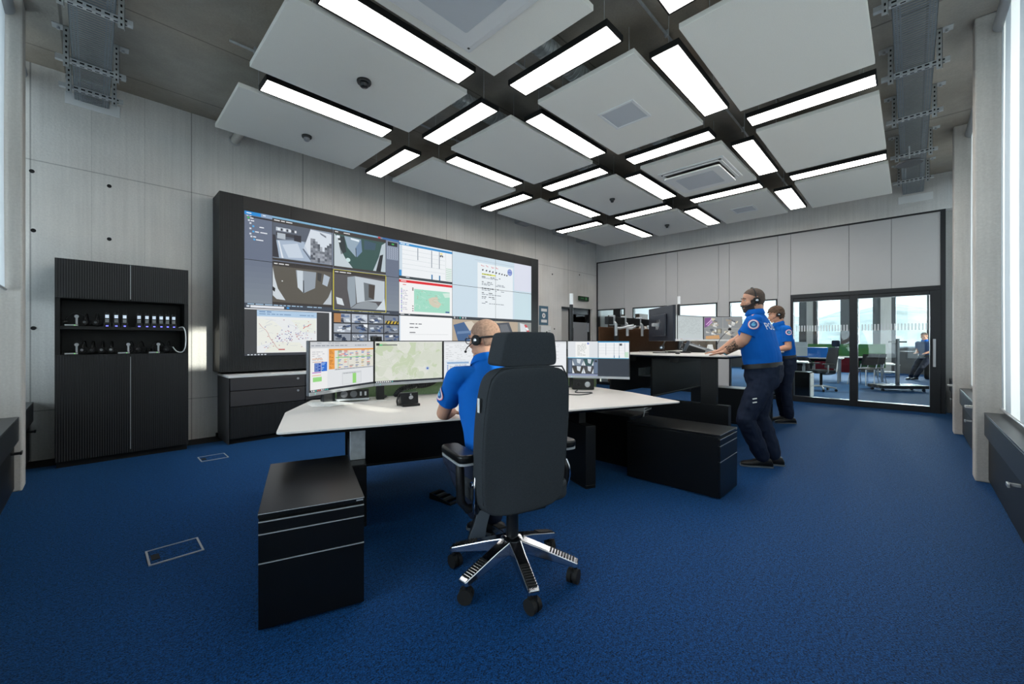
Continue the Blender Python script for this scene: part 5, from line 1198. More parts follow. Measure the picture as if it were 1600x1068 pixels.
# ------------------------------------------------------------------ people
M_SKIN = mat('skin', (198,150,126), .55, spec=.3, noise=(14,.06), bump=(120,.05))
M_SKIN2 = mat('skin_scalp', (176,138,118), .55, spec=.3, noise=(40,.10))
M_POLO = mat('royal_blue_polo', (12,94,182), .85, spec=.15, noise=(3,.05), bump=(9,.12))
M_NAVY = mat('dark_navy_trousers', (32,40,58), .85, spec=.15, noise=(6,.12), bump=(14,.35))
M_SHOE = mat('black_shoe', (17,17,19), .5)
M_BELT = mat('black_belt', (12,12,13), .45)
M_INK = mat('tattooed_skin', (150,112,92), .55, spec=.3)
def _ink():
    nt = M_INK.node_tree; b = nt.nodes['Principled BSDF']; N = nt.nodes.new; L = nt.links.new
    tc = N('ShaderNodeTexCoord'); v = N('ShaderNodeTexVoronoi'); v.feature = 'DISTANCE_TO_EDGE'; v.inputs['Scale'].default_value = 52; L(tc.outputs['Object'], v.inputs['Vector'])
    n = N('ShaderNodeTexNoise'); n.inputs['Scale'].default_value = 45; L(tc.outputs['Object'], n.inputs['Vector'])
    m = N('ShaderNodeMath'); m.operation = 'MULTIPLY'; L(v.outputs['Distance'], m.inputs[0]); L(n.outputs['Fac'], m.inputs[1])
    cr = N('ShaderNodeValToRGB'); cr.color_ramp.elements[0].position = .02; cr.color_ramp.elements[0].color = lin((46,44,44)); cr.color_ramp.elements[1].position = .12; cr.color_ramp.elements[1].color = lin((176,138,114))
    L(m.outputs[0], cr.inputs['Fac']); L(cr.outputs['Color'], b.inputs['Base Color'])
_ink()
V = Vector
def remesh(mb, name, voxel, mats, parent, it=3, origin=None):
    me = bpy.data.meshes.new('tmp'); me.from_pydata(mb.v, [], mb.f); me.update()
    bm = bmesh.new(); bm.from_mesh(me); bmesh.ops.recalc_face_normals(bm, faces=bm.faces); bm.to_mesh(me); bm.free()
    t = bpy.data.objects.new('tmp', me); col.objects.link(t)
    r = t.modifiers.new('r', 'REMESH'); r.mode = 'VOXEL'; r.voxel_size = voxel; r.use_smooth_shade = True
    if it: s = t.modifiers.new('s', 'SMOOTH'); s.iterations = it; s.factor = .5
    dg = bpy.context.evaluated_depsgraph_get(); out = bpy.data.meshes.new_from_object(t.evaluated_get(dg))
    bpy.data.objects.remove(t)
    if origin is not None: out.transform(Matrix.Translation(-V(origin)))
    out.name = name; out.materials.clear()
    for m in (mats if isinstance(mats, (list, tuple)) else [mats]): out.materials.append(m)
    out.polygons.foreach_set('use_smooth', [True]*len(out.polygons))
    o = bpy.data.objects.new(name, out); col.objects.link(o)
    if parent: o.parent = parent
    return o
def limb(mb, pts, rs, n=14):
    """tapered limb with round joints"""
    pts = [V(p) for p in pts]
    for i in range(len(pts)-1):
        a, b = pts[i], pts[i+1]; m = max(2, int((b-a).length/.03)); path = [a.lerp(b, k/m) for k in range(m+1)]
        mb.tube(path, [rs[i]+(rs[i+1]-rs[i])*k/m for k in range(m+1)], n)
    for p, r in zip(pts, rs): mb.ell(p, (r, r, r), n, 8)
def rings(mb, secs, l, n=24, p=2.4):
    """torso: (centre, half width, half depth, forward axis)"""
    out = []
    for c, hw, hd, d in secs:
        ring = []
        for k in range(n):
            a = 2*math.pi*k/n; ca, sa = math.cos(a), math.sin(a)
            x = math.copysign(abs(ca)**(2/p), ca); y = math.copysign(abs(sa)**(2/p), sa)
            ring.append(V(c) + l*(hw*x) + d*(hd*y))
        out.append(ring)
    mb.loft(out)
def frame(f, up=V((0,0,1))):
    f = V(f).normalized(); l = V(up).cross(f).normalized(); u = f.cross(l).normalized(); return f, l, u
def head_shapes(mb, c, f, l, u, k=1.0, chin=1.0):
    rot = Matrix((l, f, u)).transposed()
    def E(s, fw, up, rs, rf, ru): mb.ell(V(c)+(l*s+f*fw+u*up)*k, (rs*k, rf*k, ru*k), 20, 14, rot=rot)
    E(0, -.012, .030, .077, .098, .088); E(0, -.030, .0, .070, .078, .07)
    E(0, .034, -.022, .062, .062, .082); E(0, .036, -.068, .052*chin, .052, .042); E(0, .074, -.098, .024, .018, .018)
    E(0, .080, .020, .048, .016, .012); E(0, .091, -.066, .022, .010, .006); E(0, .090, -.077, .019, .010, .006)
    for s in (-1, 1):
        E(s*.046, .058, -.028, .022, .02, .022); E(s*.050, .0, -.075, .012, .03, .024)
        E(s*.079, -.012, -.012, .009, .020, .033); E(s*.084, -.018, .004, .005, .015, .018); E(s*.083, -.006, -.034, .006, .010, .010)
        E(s*.010, .104, -.040, .008, .008, .007)
    mb.tube([V(c)+(f*.086+u*.012)*k, V(c)+(f*.100-u*.016)*k, V(c)+(f*.112-u*.036)*k, V(c)+(f*.100-u*.046)*k], [.009*k,.010*k,.0125*k,.010*k], 10)
def hand_shapes(mb, wrist, d, pn, thumb, curl=.25, k=1.0, spread=.12):
    """wrist, finger direction, palm normal (out of the back of the hand), side the thumb is on"""
    d = V(d).normalized(); pn = (V(pn) - d*V(pn).dot(d)).normalized(); s = V(thumb); s = (s - d*s.dot(d) - pn*s.dot(pn)).normalized()
    w = V(wrist); rot = Matrix((s, d, pn)).transposed()
    mb.ell(w + d*.048*k, (.040*k, .056*k, .016*k), 16, 10, rot=rot); mb.ell(w + d*.072*k, (.039*k, .026*k, .013*k), 14, 8, rot=rot)
    limb(mb, [w - d*.01, w + d*.03*k], [.026*k, .022*k], 12)
    for i, (off, ln) in enumerate(((.030, .072), (.0105, .082), (-.0105, .076), (-.030, .058))):
        base = w + (d*.090 + s*off)*k; fd = (d + s*(off*spread/.03)).normalized()
        p1 = base + fd*ln*.45*k; fd2 = (fd - pn*curl).normalized(); p2 = p1 + fd2*ln*.32*k; fd3 = (fd - pn*curl*2).normalized(); p3 = p2 + fd3*ln*.26*k
        limb(mb, [base - d*.015*k, p1, p2, p3], [.0092*k, .0088*k, .008*k, .0068*k], 10)
    tb = w + (d*.03 + s*.028)*k; t1 = tb + (d*.028 + s*.026 - pn*.006)*k; t2 = t1 + (d*.030 + s*.010 - pn*.006)*k
    limb(mb, [tb, t1, t2], [.013*k, .0105*k, .0085*k], 10)
def shell(body, name, pred, off, m, parent, jitter=0.0):
    """a close fitting layer (hair, beard) over part of a body mesh"""
    me = body.data; keep = [p for p in me.polygons if pred(p.center)]
    idx = {}; vs = []; fs = []; rg = random.Random(5)
    for p in keep:
        f = []
        for vi in p.vertices:
            if vi not in idx:
                idx[vi] = len(vs); vs.append(me.vertices[vi].co + me.vertices[vi].normal*(off + rg.uniform(-jitter, jitter)))
            f.append(idx[vi])
        fs.append(f)
    mb = MB().add(vs, fs); o = mb.build(name, m, parent, smooth=180)
    sd = o.modifiers.new('t', 'SOLIDIFY'); sd.thickness = off + .002; sd.offset = -1
    return o
def bvh_of(o): return BVHTree.FromPolygons([v.co for v in o.data.vertices], [tuple(p.vertices) for p in o.data.polygons])
def decal(shirt, name, polys, origin, direction, up, parent, m, off=.0025, dev=.045):
    """press a flat figure (list of (points2d, colour)) on to a garment"""
    bv = bvh_of(shirt); dr = V(direction).normalized(); side = V(up).cross(-dr).normalized(); upv = (-dr).cross(side).normalized()
    mb = MB(); hit = bv.ray_cast(V(origin) - parent.location - dr*.3, dr, .7); ref = hit[0] if hit[0] is not None else None
    for pts, c in polys:
        vs = []
        for x, y in pts:
            if vs is None: break
            s0 = V(origin) - parent.location + side*x + upv*y - dr*.3
            h = bv.ray_cast(s0, dr, .7)
            if h[0] is None or (ref is not None and abs((h[0]-ref).dot(dr)) > dev): vs = None; break
            vs.append(h[0] - dr*off)
        if vs: mb.add(vs, [tuple(range(len(vs)))], 0, c)
    if mb.f: return mb.build(name, m, parent)
def ringpoly(r0, r1, n=24):
    return [[(r0*math.cos(2*math.pi*k/n), r0*math.sin(2*math.pi*k/n)), (r1*math.cos(2*math.pi*k/n), r1*math.sin(2*math.pi*k/n)), (r1*math.cos(2*math.pi*(k+1)/n), r1*math.sin(2*math.pi*(k+1)/n)), (r0*math.cos(2*math.pi*(k+1)/n), r0*math.sin(2*math.pi*(k+1)/n))] for k in range(n)]
def emblem(shirt, origin, direction, parent, r=.042):
    polys = [(q, lin((226,120,128))) for q in ringpoly(r*.90, r)] + [(q, lin((232,226,230))) for q in ringpoly(r*.70, r*.90)]
    polys += [(q, lin((40,84,150))) for q in ringpoly(.0005, r*.70)]
    decal(shirt, 'sleeve_emblem', polys, origin, direction, (0,0,1), parent, M_PRINT, .0075)
    decal(shirt, 'emblem_figure', [([(-r*.4,-r*.1),(-r*.1,-r*.38),(r*.3,-r*.3),(r*.45,.1*r),(r*.1,r*.05),(-r*.15,r*.3)], lin((110,190,226))), ([(-r*.1,r*.2),(r*.3,r*.15),(r*.2,r*.42),(-r*.05,r*.4)], lin((110,190,226)))], origin, direction, (0,0,1), parent, M_PRINT, .009)
def back_text(shirt, txt, size, origin, direction, parent):
    me = text_mesh(txt, size); polys = []
    bm = bmesh.new(); bm.from_mesh(me); bmesh.ops.triangulate(bm, faces=bm.faces)
    for _ in range(1): bmesh.ops.subdivide_edges(bm, edges=[e for e in bm.edges if e.calc_length() > .02], cuts=1)
    bmesh.ops.triangulate(bm, faces=bm.faces)
    for f in bm.faces: polys.append(([(v.co.x, v.co.y) for v in f.verts], lin((226,230,236))))
    bm.free(); bpy.data.meshes.remove(me)
    decal(shirt, 'back_lettering', polys, origin, direction, (0,0,1), parent, M_PRINT, .0075, .13)
def shoe(parent, ankle, fd, org, up=V((0,0,1)), k=1.0, sole=True):
    f, l, u = frame(fd, up); a = V(ankle)
    mb = MB()
    secs = []
    for t, hw, z1 in ((-.085,.026,.045),(-.07,.034,.075),(-.02,.036,.095),(.03,.038,.078),(.08,.044,.056),(.13,.047,.046),(.175,.040,.036),(.195,.02,.024)):
        ring = []
        for i in range(14):
            an = 2*math.pi*i/14; ca, sa = math.cos(an), math.sin(an)
            ring.append(a + (f*t + l*hw*math.copysign(abs(ca)**.7, ca) + u*((z1/2)*math.copysign(abs(sa)**.7, sa) + z1/2 - .085))*k)
        secs.append(ring)
    mb.loft(secs); mb.M = None
    mb.v = [tuple(V(p) - org) for p in mb.v]
    s = mb.build('shoe', M_SHOE, parent, smooth=50)
    mb = MB(); out = []
    for t, hw in ((-.09,.026),(-.075,.037),(-.02,.037),(.03,.039),(.08,.046),(.13,.049),(.18,.042),(.2,.022)): out.append((t, hw))
    poly = [(t, w) for t, w in out] + [(t, -w) for t, w in out[::-1]]
    top = [a + (f*t + l*w - u*.078)*k - org for t, w in poly]; bot = [p - u*.014*k for p in top]; n = len(poly)
    mb.add(top + bot, [tuple(range(n)), tuple(range(n, 2*n))[::-1]] + [(i, n+i, n+(i+1) % n, (i+1) % n) for i in range(n)])
    mb.build('sole', mat('shoe_sole', (96,104,112), .7), s)
def person(root, label, P, group=None, voxel=.006, detail=True):
    """P: joints in world space"""
    org = V((root[0], root[1], root[2] if len(root) > 2 else 0))
    o = empty('person', org, 0, label, 'person', group)
    d = V(P['fwd']).normalized(); l = V((0,0,1)).cross(d).normalized(); sc = P.get('k', 1.0)
    sp = [V(p) for p in P['spine']]     # pelvis, waist, chest, shoulder line, neck base
    ax = []
    for i in range(len(sp)):
        t = (sp[min(i+1, 4)] - sp[max(i-1, 0)]).normalized(); ax.append(l.cross(t).normalized()*-1 if l.cross(t).dot(d) < 0 else l.cross(t).normalized())
    hc = V(P['head']); hf, hl, hu = frame(P['head_fwd'], P.get('head_up', V((0,0,1))))
    W = P.get('girth', 1.0)
    # --- body: one continuous skin
    mb = MB()
    head_shapes(mb, hc, hf, hl, hu, sc)
    limb(mb, [hc - hu*.06*sc - hf*.022*sc, hc - hu*.11*sc - hf*.03*sc, sp[4] - V((0,0,.03))], [.058, .060, .072], 18)
    rings(mb, [(sp[0], .13*W, .09*W, ax[0]), (sp[1], .125*W, .09*W, ax[1]), (sp[2], .15*W, .10*W, ax[2]), (sp[3], .14*W, .07, ax[3]), (sp[4], .05, .05, ax[4])], l)
    for S in ('L', 'R'):
        sh, el, wr = V(P['sh'+S]), V(P['el'+S]), V(P['wr'+S])
        A_ = P.get('arm', 1.0); limb(mb, [sh, el, el.lerp(wr, .25), wr], [.050*A_, .043*A_, .047*A_, .029*A_], 14)
        hd, pn, th = P['hand'+S]; hand_shapes(mb, wr, hd, pn, th, P.get('curl', .12))
        hp_, kn, an = V(P['hip'+S]), V(P['kn'+S]), V(P['an'+S])
        limb(mb, [hp_, kn, kn.lerp(an, .3), an], [.07, .048, .046, .036], 12)
    body = remesh(mb, 'body', voxel*.85, [M_SKIN, M_INK], o, 3, org)
    # --- shirt with sleeves
    mb = MB(); A_ = P.get('arm', 1.0); T_ = P.get('leg', 1.0)
    rings(mb, [(sp[0]+V((0,0,.02)), .176*W, .128*W, ax[0]), (sp[1], .172*W, .138*W, ax[1]), (sp[1].lerp(sp[2], .5), .180*W, .138*W, ax[1]), (sp[2], .190*W, .132*W, ax[2]), (sp[2].lerp(sp[3], .6), .188*W, .112*W, ax[3]), (sp[3]+V((0,0,.01)), .150*W, .088*W, ax[3]), (sp[4]-V((0,0,.015)), .082, .078, ax[4]), (sp[4]+V((0,0,.022)), .070, .070, ax[4])], l, 28)
    for S in ('L', 'R'):
        sh, el = V(P['sh'+S]), V(P['el'+S])
        mb.ell(sh - V((0,0,.004)), (.066, .066, .062), 18, 12)
        q = sh.lerp(el, P.get('sleeve', .70)); path = [sh, sh.lerp(el, .3), sh.lerp(el, .5), q]
        mb.tube(path, [.064*A_, .063*A_, .064*A_, .069*A_], 20)
        limb(mb, [sp[3].lerp(sh, .25) + V((0,0,.022)), sh], [.052, .060], 14)
    shirt = remesh(mb, 'shirt', voxel, [M_POLO], o, 4, org)
    mb = MB(); cr = []
    for dz, r0 in ((-.012, .082), (.02, .074), (.045, .070), (.02, .083), (-.004, .090)):
        cr.append([sp[4] + l*(r0*math.cos(2*math.pi*k/24)) + ax[4]*(r0*math.sin(2*math.pi*k/24)) + V((0,0,dz)) + hf*.005 for k in range(24)])
    mb.loft(cr, cap=False); mb.v = [tuple(V(p)-org) for p in mb.v]; mb.build('collar', M_POLO, o, smooth=60)
    # --- trousers
    mb = MB(); dn = (sp[0]-sp[1]).normalized()
    if not P.get('seated'):
        rings(mb, [(sp[1]-V((0,0,.06)), .170*W, .130*W, ax[1]), (sp[0]+V((0,0,.04)), .178*W, .138*W, ax[0]), (sp[0]-V((0,0,.05)), .180*W, .140*W, ax[0]), (sp[0]-V((0,0,.13)), .17*W, .12*W, ax[0])], l, 26)
    else:
        rings(mb, [(sp[0]+V((0,0,.10)), .168*W, .125*W, ax[0]), (sp[0]+V((0,0,.02)), .18*W, .15*W, ax[0]), (sp[0]-V((0,0,.06)), .17*W, .14*W, ax[0])], l, 26)
    for S in ('L', 'R'):
        hp_, kn, an = V(P['hip'+S]), V(P['kn'+S]), V(P['an'+S])
        limb(mb, [hp_, hp_.lerp(kn, .5), kn, kn.lerp(an, .35), an.lerp(kn, .06)], [.100*W, .092*W, .072*T_, .074*T_, .062*T_], 16)
        if not P.get('seated'): mb.ell(sp[0] - d*.045 + (hp_-sp[0])*.8 - V((0,0,.05)), (.088, .088, .095), 16, 10)
    tr = remesh(mb, 'trousers', voxel, [M_NAVY], o, 4, org)
    for ob_, st_, ns_ in ((tr, .022, .085), (shirt, .013, .11)):
        tx = bpy.data.textures.new('cloth_folds', 'CLOUDS'); tx.noise_scale = ns_; tx.noise_depth = 1
        dm = ob_.modifiers.new('folds', 'DISPLACE'); dm.texture = tx; dm.strength = st_; dm.mid_level = .5; dm.texture_coords = 'LOCAL'
    # belt
    if not P.get('seated'):
        mb = MB(); wz = sp[1]-V((0,0,.065)); rr_ = []
        for dz, g in ((-.022, 1.0), (-.022, 1.045), (.022, 1.045), (.022, 1.0)):
            rr_.append([wz + V((0,0,dz)) + l*(.176*W*g*math.copysign(abs(math.cos(2*math.pi*k/36))**(2/2.4), math.cos(2*math.pi*k/36))) + ax[1]*(.137*W*g*math.copysign(abs(math.sin(2*math.pi*k/36))**(2/2.4), math.sin(2*math.pi*k/36))) for k in range(36)])
        mb.loft(rr_, cap=False); mb.v = [tuple(V(p)-org) for p in mb.v]; mb.build('belt', M_BELT, o, smooth=40)
    for S in ('L', 'R'):
        fd = V(P['foot'+S]); shoe(o, P['an'+S] if 'sole'+S not in P else P['sole'+S], fd, org, V(P.get('footup'+S, (0,0,1))))
    # --- face details
    for s in (-1, 1):
        mb = MB(); e = hc - org + (hl*s*.031 + hf*.0765 + hu*.002)*sc; mb.ell(e, (.0098,)*3, 14, 10); ey = mb.build('eye', mat('eye_white', (206,196,188), .3), o, smooth=90)
        mb = MB(); mb.ell(e + hf*.0062*sc, (.0052,)*3, 10, 8); mb.build('iris', mat('brown_iris', (50,36,28), .2), ey, smooth=90)
        mb = MB(); q = hc - org; mb.tube([q + (hl*s*.014 + hf*.094 + hu*.024)*sc, q + (hl*s*.034 + hf*.092 + hu*.030)*sc, q + (hl*s*.052 + hf*.076 + hu*.022)*sc], [.004,.0045,.003], 8); mb.build('eyebrow', P['hair_mat'], o, smooth=60)
    def hpred(fn): return lambda c: (lambda r: fn(r.dot(hl)/sc, r.dot(hf)/sc, r.dot(hu)/sc))(c + org - hc)
    shell(body, 'hair', hpred(P['hair']), P.get('hair_off', .003), P['hair_mat'], o, P.get('hair_jit', 0))
    if P.get('beard'): shell(body, 'beard', hpred(P['beard']), .007, P['beard_mat'], o, .0015)
    # --- headset
    if P.get('headset', True):
        hs_ = hc - org
        band = [hs_ + (hl*(.088*math.cos(a)) + hu*(.014 + .112*math.sin(a)) - hf*.004)*sc for a in [math.pi*k/18 for k in range(19)]] if P.get('band', 'top') == 'top' else \
               [hs_ + (hl*(.089*math.cos(a)) - hf*(.008 + .112*math.sin(a)) + hu*(.004))*sc for a in [math.pi*k/18 for k in range(19)]]
        hh = MB().tube(band, .0055, 8).build('headset', M_PLAST, o, smooth=60)
        for s in (-1, 1):
            mb = MB(); p = hs_ + (hl*s*.088 - hf*.006 - hu*.010)*sc; mb.tube([p - hl*s*.012, p + hl*s*.006, p + hl*s*.012], [.032, .032, .024], 20); mb.build('ear_cushion', M_RUBBER, hh, smooth=40)
            mb = MB(); mb.tube([p + hl*s*.012, p + hl*s*.015], [.012, .007], 16); mb.build('cap', M_CHROME, hh, smooth=40)  # small bright disc stands in for the ear cushion's highlight
        mb = MB(); a = hs_ + (hl*.096 + hf*.01 - hu*.02)*sc
        mb.tube(bez([a, a + (hf*.05 - hu*.025 - hl*.004)*sc, hs_ + (hl*.055 + hf*.112 - hu*.066)*sc], 6), .0032, 8); mb.ell(hs_ + (hl*.050 + hf*.116 - hu*.068)*sc, (.008,)*3, 10, 8)
        mb.build('microphone_arm', M_PLAST, hh, smooth=60)
    return o, body, shirt, tr, org

# --- the seated person
n1 = V((.383, .924, 0)); l1 = V((-.924, .383, 0))
def hair_buzz(x, y, z): return z > .012 + max(0, y)*.62 and not (y > .062) or (y < -.045 and z > -.045)
HAIR_BUZZ = mat('shaved_hair', (150,118,100), .8, noise=(70,.3))
P1 = dict(fwd=(.30,.95,0), seated=True, girth=.97, sleeve=.66,
    spine=[(1.545,1.60,.555), (1.565,1.655,.70), (1.60,1.735,.86), (1.635,1.80,1.02), (1.65,1.835,1.115)],
    head=(1.672,1.868,1.262), head_fwd=(-.16,.98,-.10), k=1.0,
    shL=(1.462,1.868,1.045), elL=(1.525,2.085,.80), wrL=(1.76,2.30,.752), handL=((.55,.8,-.18), (.1,-.1,1), (.8,-.5,0)),
    shR=(1.815,1.735,1.04), elR=(1.955,1.93,.80), wrR=(2.10,2.20,.752), handR=((-.1,1,-.16), (0,-.1,1), (-.9,-.2,0)),
    hipL=(1.465,1.655,.535), knL=(1.602,2.07,.515), anL=(1.655,1.90,.19), footL=(-.05,.30,-.95), footupL=(.5,.80,.25),
    hipR=(1.64,1.60,.535), knR=(1.83,2.02,.52), anR=(1.80,1.925,.10), footR=(-.25,.96,0),
    hair=hair_buzz, hair_mat=HAIR_BUZZ, hair_off=.0016, band='nape')
p1, b1, s1, t1, org1 = person((1.57, 1.72), 'seated bald person in blue polo with glasses and headset, mostly behind the big chair', P1)
emblem(s1, V((1.37,2.01,.94)), (.924,-.34,.0), p1)
back_text(s1, 'POLIZEI', .075, V((1.665,1.63,.985)), (.35,.93,0), p1)
hc = V(P1['head']); hf, hl, hu = frame(P1['head_fwd']); q = hc - org1
gl = MB()
for s in (-1, 1):
    cpt = q + hl*s*.034 + hf*.104 - hu*.002
    gl.tube([cpt + hl*(.027*math.cos(2*math.pi*k/20)) + hu*(.020*math.sin(2*math.pi*k/20)) - hf*.006*abs(math.cos(2*math.pi*k/20))*(1 if True else 0) for k in range(21)], .0026, 6)
    gl.tube([cpt + hl*s*.027 + hu*.008, q + hl*s*.080 + hf*.05 + hu*.006, q + hl*s*.086 - hf*.025 + hu*.006], .0024, 6)
gl.tube([q + hl*.008 + hf*.106, q - hl*.008 + hf*.106], .0024, 6)
gl.build('glasses', mat('dark_spectacle_frame', (28,32,44), .35), p1, smooth=60)
MB().box(-.025,.025,-.0015,.0015,-.02,.02).build('pocket_tag', M_WHITE, p1, loc=V((1.52,1.83,.535)) - V((1.57,1.72,0)), rz=.9)

# --- the standing person with the tattooed arm
d2v = V((.03,1.0,0)).normalized()
HAIR_DARK = mat('short_dark_hair', (84,70,62), .85, noise=(110,.35))
BEARD = mat('dark_beard', (58,48,46), .85, noise=(150,.35))
def hair_short(x, y, z): return (z > .030 + max(0, y)*.62 and y < .085) or (y < -.025 and z > -.052 and not (abs(x) > .068 and z < -.015 and y > -.05))
def beard_f(x, y, z): return (z < -.045 and y > .012 and z > -.125) and not (abs(x) < .02 and -.078 < z < -.064 and y > .08) or (abs(x) > .05 and .0 < y < .04 and -.06 < z < -.0)
P2 = dict(fwd=tuple(d2v), girth=1.17, arm=1.18, leg=1.15,
    spine=[(4.655,1.05,.955), (4.640,1.06,1.07), (4.615,1.085,1.23), (4.600,1.10,1.42), (4.602,1.110,1.515)],
    head=(4.610,1.135,1.655), head_fwd=(-.52,.85,-.10),
    shL=(4.412,1.07,1.445), elL=(4.395,1.16,1.255), wrL=(4.475,1.335,1.142), handL=((-.02,1,-.24), (0,.2,1), (1,.1,0)), curl=.06,
    shR=(4.790,1.10,1.44), elR=(4.92,1.36,1.25), wrR=(4.95,1.53,1.142), handR=((-.25,1,-.22), (0,.2,1), (-1,-.1,0)),
    hipL=(4.565,1.02,.90), knL=(4.48,1.17,.485), anL=(4.640,1.055,.093), footL=(-.46,.88,0),
    hipR=(4.745,1.09,.90), knR=(4.755,1.105,.485), anR=(4.790,.990,.093), footR=(-.40,.9,0),
    hair=hair_short, hair_mat=HAIR_DARK, hair_off=.0022, beard=beard_f, beard_mat=BEARD, band='top')
p2, b2, s2, t2, org2 = person((4.66, 1.05), 'standing bearded person in blue polo leaning a tattooed arm on the raised desk', P2, voxel=.006)
el, wr = V(P2['elL']) - org2, V(P2['wrL']) - org2; ax_ = (wr-el)
for p in b2.data.polygons:
    t = (p.center-el).dot(ax_)/ax_.length_squared
    if .22 < t < .84 and (p.center - (el + ax_*t)).length < .065: p.material_index = 1
emblem(s2, V((4.32,1.06,1.405)), (.98,.14,-.08), p2, .046)
back_text(s2, 'POLIZEI', .095, V((4.628,.96,1.385)), tuple(d2v), p2)
axn = ax_.normalized()
for t0, r_, m_, nm in ((.90,.034,M_PLAST,'watch'), (1.04,.0315,mat('turquoise_band', (20,178,206), .5),'wristband')):
    c0 = el + ax_*t0; mb = MB().tube([c0 - axn*.014, c0 - axn*.013, c0 + axn*.013, c0 + axn*.014], [r_*.9, r_, r_, r_*.9], 20); wtc = mb.build(nm, m_, p2, smooth=40)
    if nm == 'watch':
        f_, l_, u_ = frame(axn); MB().tube([c0 + u_*.032, c0 + u_*.042], [.020,.019], 18).build('watch_case', M_PLAST, wtc, smooth=40)
mb = MB()
for z in (.70, .665): mb.tube([V((4.425,1.055,z)) - org2, V((4.405,1.085,z-.008)) - org2], .006, 6)
mb.build('pocket_stripes', M_WHITE, p2)

# --- the person behind
HAIR_BROWN = mat('curly_brown_hair', (92,72,58), .85, noise=(60,.4))
def hair_curly(x, y, z): return (z > .016 + max(0, y)*.45 and y < .085) or (y < -.02 and z > -.075 and not (abs(x) > .074 and -.05 < z < .0 and y > -.05))
d3v = V((-.55,.83,0)).normalized(); o3 = V((7.43,1.39,0))
def at3(s, f, z): l_ = V((0,0,1)).cross(d3v); return tuple(o3 + l_*s + d3v*f + V((0,0,z)))
P3 = dict(fwd=tuple(d3v), girth=.98,
    spine=[at3(0,0,.955), at3(0,.01,1.07), at3(0,.03,1.23), at3(0,.06,1.405), at3(0,.09,1.50)], head=at3(0,.13,1.655), head_fwd=tuple(d3v*.97 + V((0,0,-.22))),
    shL=at3(.195,.06,1.42), elL=at3(.23,.05,1.15), wrL=at3(.19,.26,1.10), handL=((-.4,.8,-.1),(0,.1,1),(.6,.4,0)),
    shR=at3(-.195,.06,1.42), elR=at3(-.24,.06,1.16), wrR=at3(-.18,.28,1.125), handR=((-.4,.8,-.1),(0,.1,1),(-.6,-.4,0)),
    hipL=at3(.095,0,.90), knL=at3(.10,.03,.485), anL=at3(.10,-.02,.093), footL=tuple(d3v), hipR=at3(-.095,0,.90), knR=at3(-.10,.03,.485), anR=at3(-.11,-.03,.093), footR=tuple(d3v),
    hair=hair_curly, hair_mat=HAIR_BROWN, hair_off=.016, hair_jit=.007, band='nape')
p3, b3, s3, t3, org3 = person(tuple(o3), 'standing person with curly brown hair behind the tattooed one, in blue polo', P3, voxel=.008)
emblem(s3, V(at3(.27,.06,1.375)), tuple(-V((0,0,1)).cross(d3v)), p3)
back_text(s3, 'POLIZEI', .085, V(at3(0,-.07,1.36)), tuple(d3v), p3)
# --- the person half sitting beyond the glass door
d4v = V((-.86,.50,0)).normalized(); o4 = V((18.85,-.34,0))
def at4(s, f, z): l_ = V((0,0,1)).cross(d4v); return tuple(o4 + l_*s + d4v*f + V((0,0,z)))
P4 = dict(fwd=tuple(d4v), girth=1.0, 
    spine=[at4(0,.0,.72), at4(0,.0,.84), at4(0,.02,.99), at4(0,.04,1.15), at4(0,.06,1.25)], head=at4(0,.09,1.40), head_fwd=tuple(d4v*.95 + V((0,0,-.25))),
    shL=at4(.195,.04,1.17), elL=at4(.21,.02,.92), wrL=at4(.12,.22,.86), handL=((-.8,.3,-.2),(0,.1,1),(.6,.4,0)),
    shR=at4(-.195,.04,1.17), elR=at4(-.21,.02,.92), wrR=at4(-.12,.22,.87), handR=((-.8,.3,-.2),(0,.1,1),(-.6,-.4,0)),
    hipL=at4(.095,.05,.68), knL=at4(.10,.36,.42), anL=at4(.10,.66,.11), footL=tuple(d4v), hipR=at4(-.095,.05,.68), knR=at4(-.10,.33,.40), anR=at4(-.06,.60,.10), footR=tuple(d4v),
    hair=hair_short, hair_mat=HAIR_DARK, hair_off=.004, headset=False)
p4, b4, s4, t4, org4 = person(tuple(o4), 'person in dark blue polo half sitting beyond the glass sliding door', P4, voxel=.011)
s4.data.materials[0] = mat('faded_blue_polo', (32,66,112), .85)
# ------------------------------------------------------------------ the adjoining room seen through the glass
def far_pedestal(x, y, a, label):
    o = empty('drawer_unit', (x, y, 0), a, label, 'drawer unit', 'drawer units in the adjoining room')
    w, d, h = .43, .75, .56
    MB().box(0, w, .018, d, .012, h).build('carcass', M_BLACKG, o, bevel=.003)
    for z0, z1 in ((h-.11, h-.03), (h-.30, h-.12), (.014, h-.31)): MB().box(.001, w-.001, 0, .017, z0, z1).build('drawer', M_SILVER, o)
    MB().box(.02, w-.02, .03, d-.02, 0, .012).build('plinth', M_RUBBER, o)
far_pedestal(10.9, 1.57, 0, 'drawer unit just behind the fixed glass pane of the sliding door')
def far_desk(x, y, a, L, W, zt, label, top=M_WHITE, screen=None):
    o = empty('table', (x, y, 0), a, label, 'table', 'tables in the adjoining room')
    MB().prism(rrect(-L/2, L/2, -W/2, W/2, .04), zt-.03, zt).build('tabletop', top, o, bevel=.004)
    for sx in (-1, 1):
        for sy in (-1, 1): MB().box(sx*(L/2-.1)-.025, sx*(L/2-.1)+.025, sy*(W/2-.1)-.025, sy*(W/2-.1)+.025, 0, zt-.03).build('leg', M_SILVER, o)
    MB().box(-L/2+.1, L/2-.1, -.02, .02, zt-.12, zt-.03).build('rail', M_BLACK, o)
    if screen: MB().box(-L/2, L/2, W/2+.005, W/2+.04, zt-.35, zt+.40).build('felt_screen', screen, o, bevel=.006)
    return o
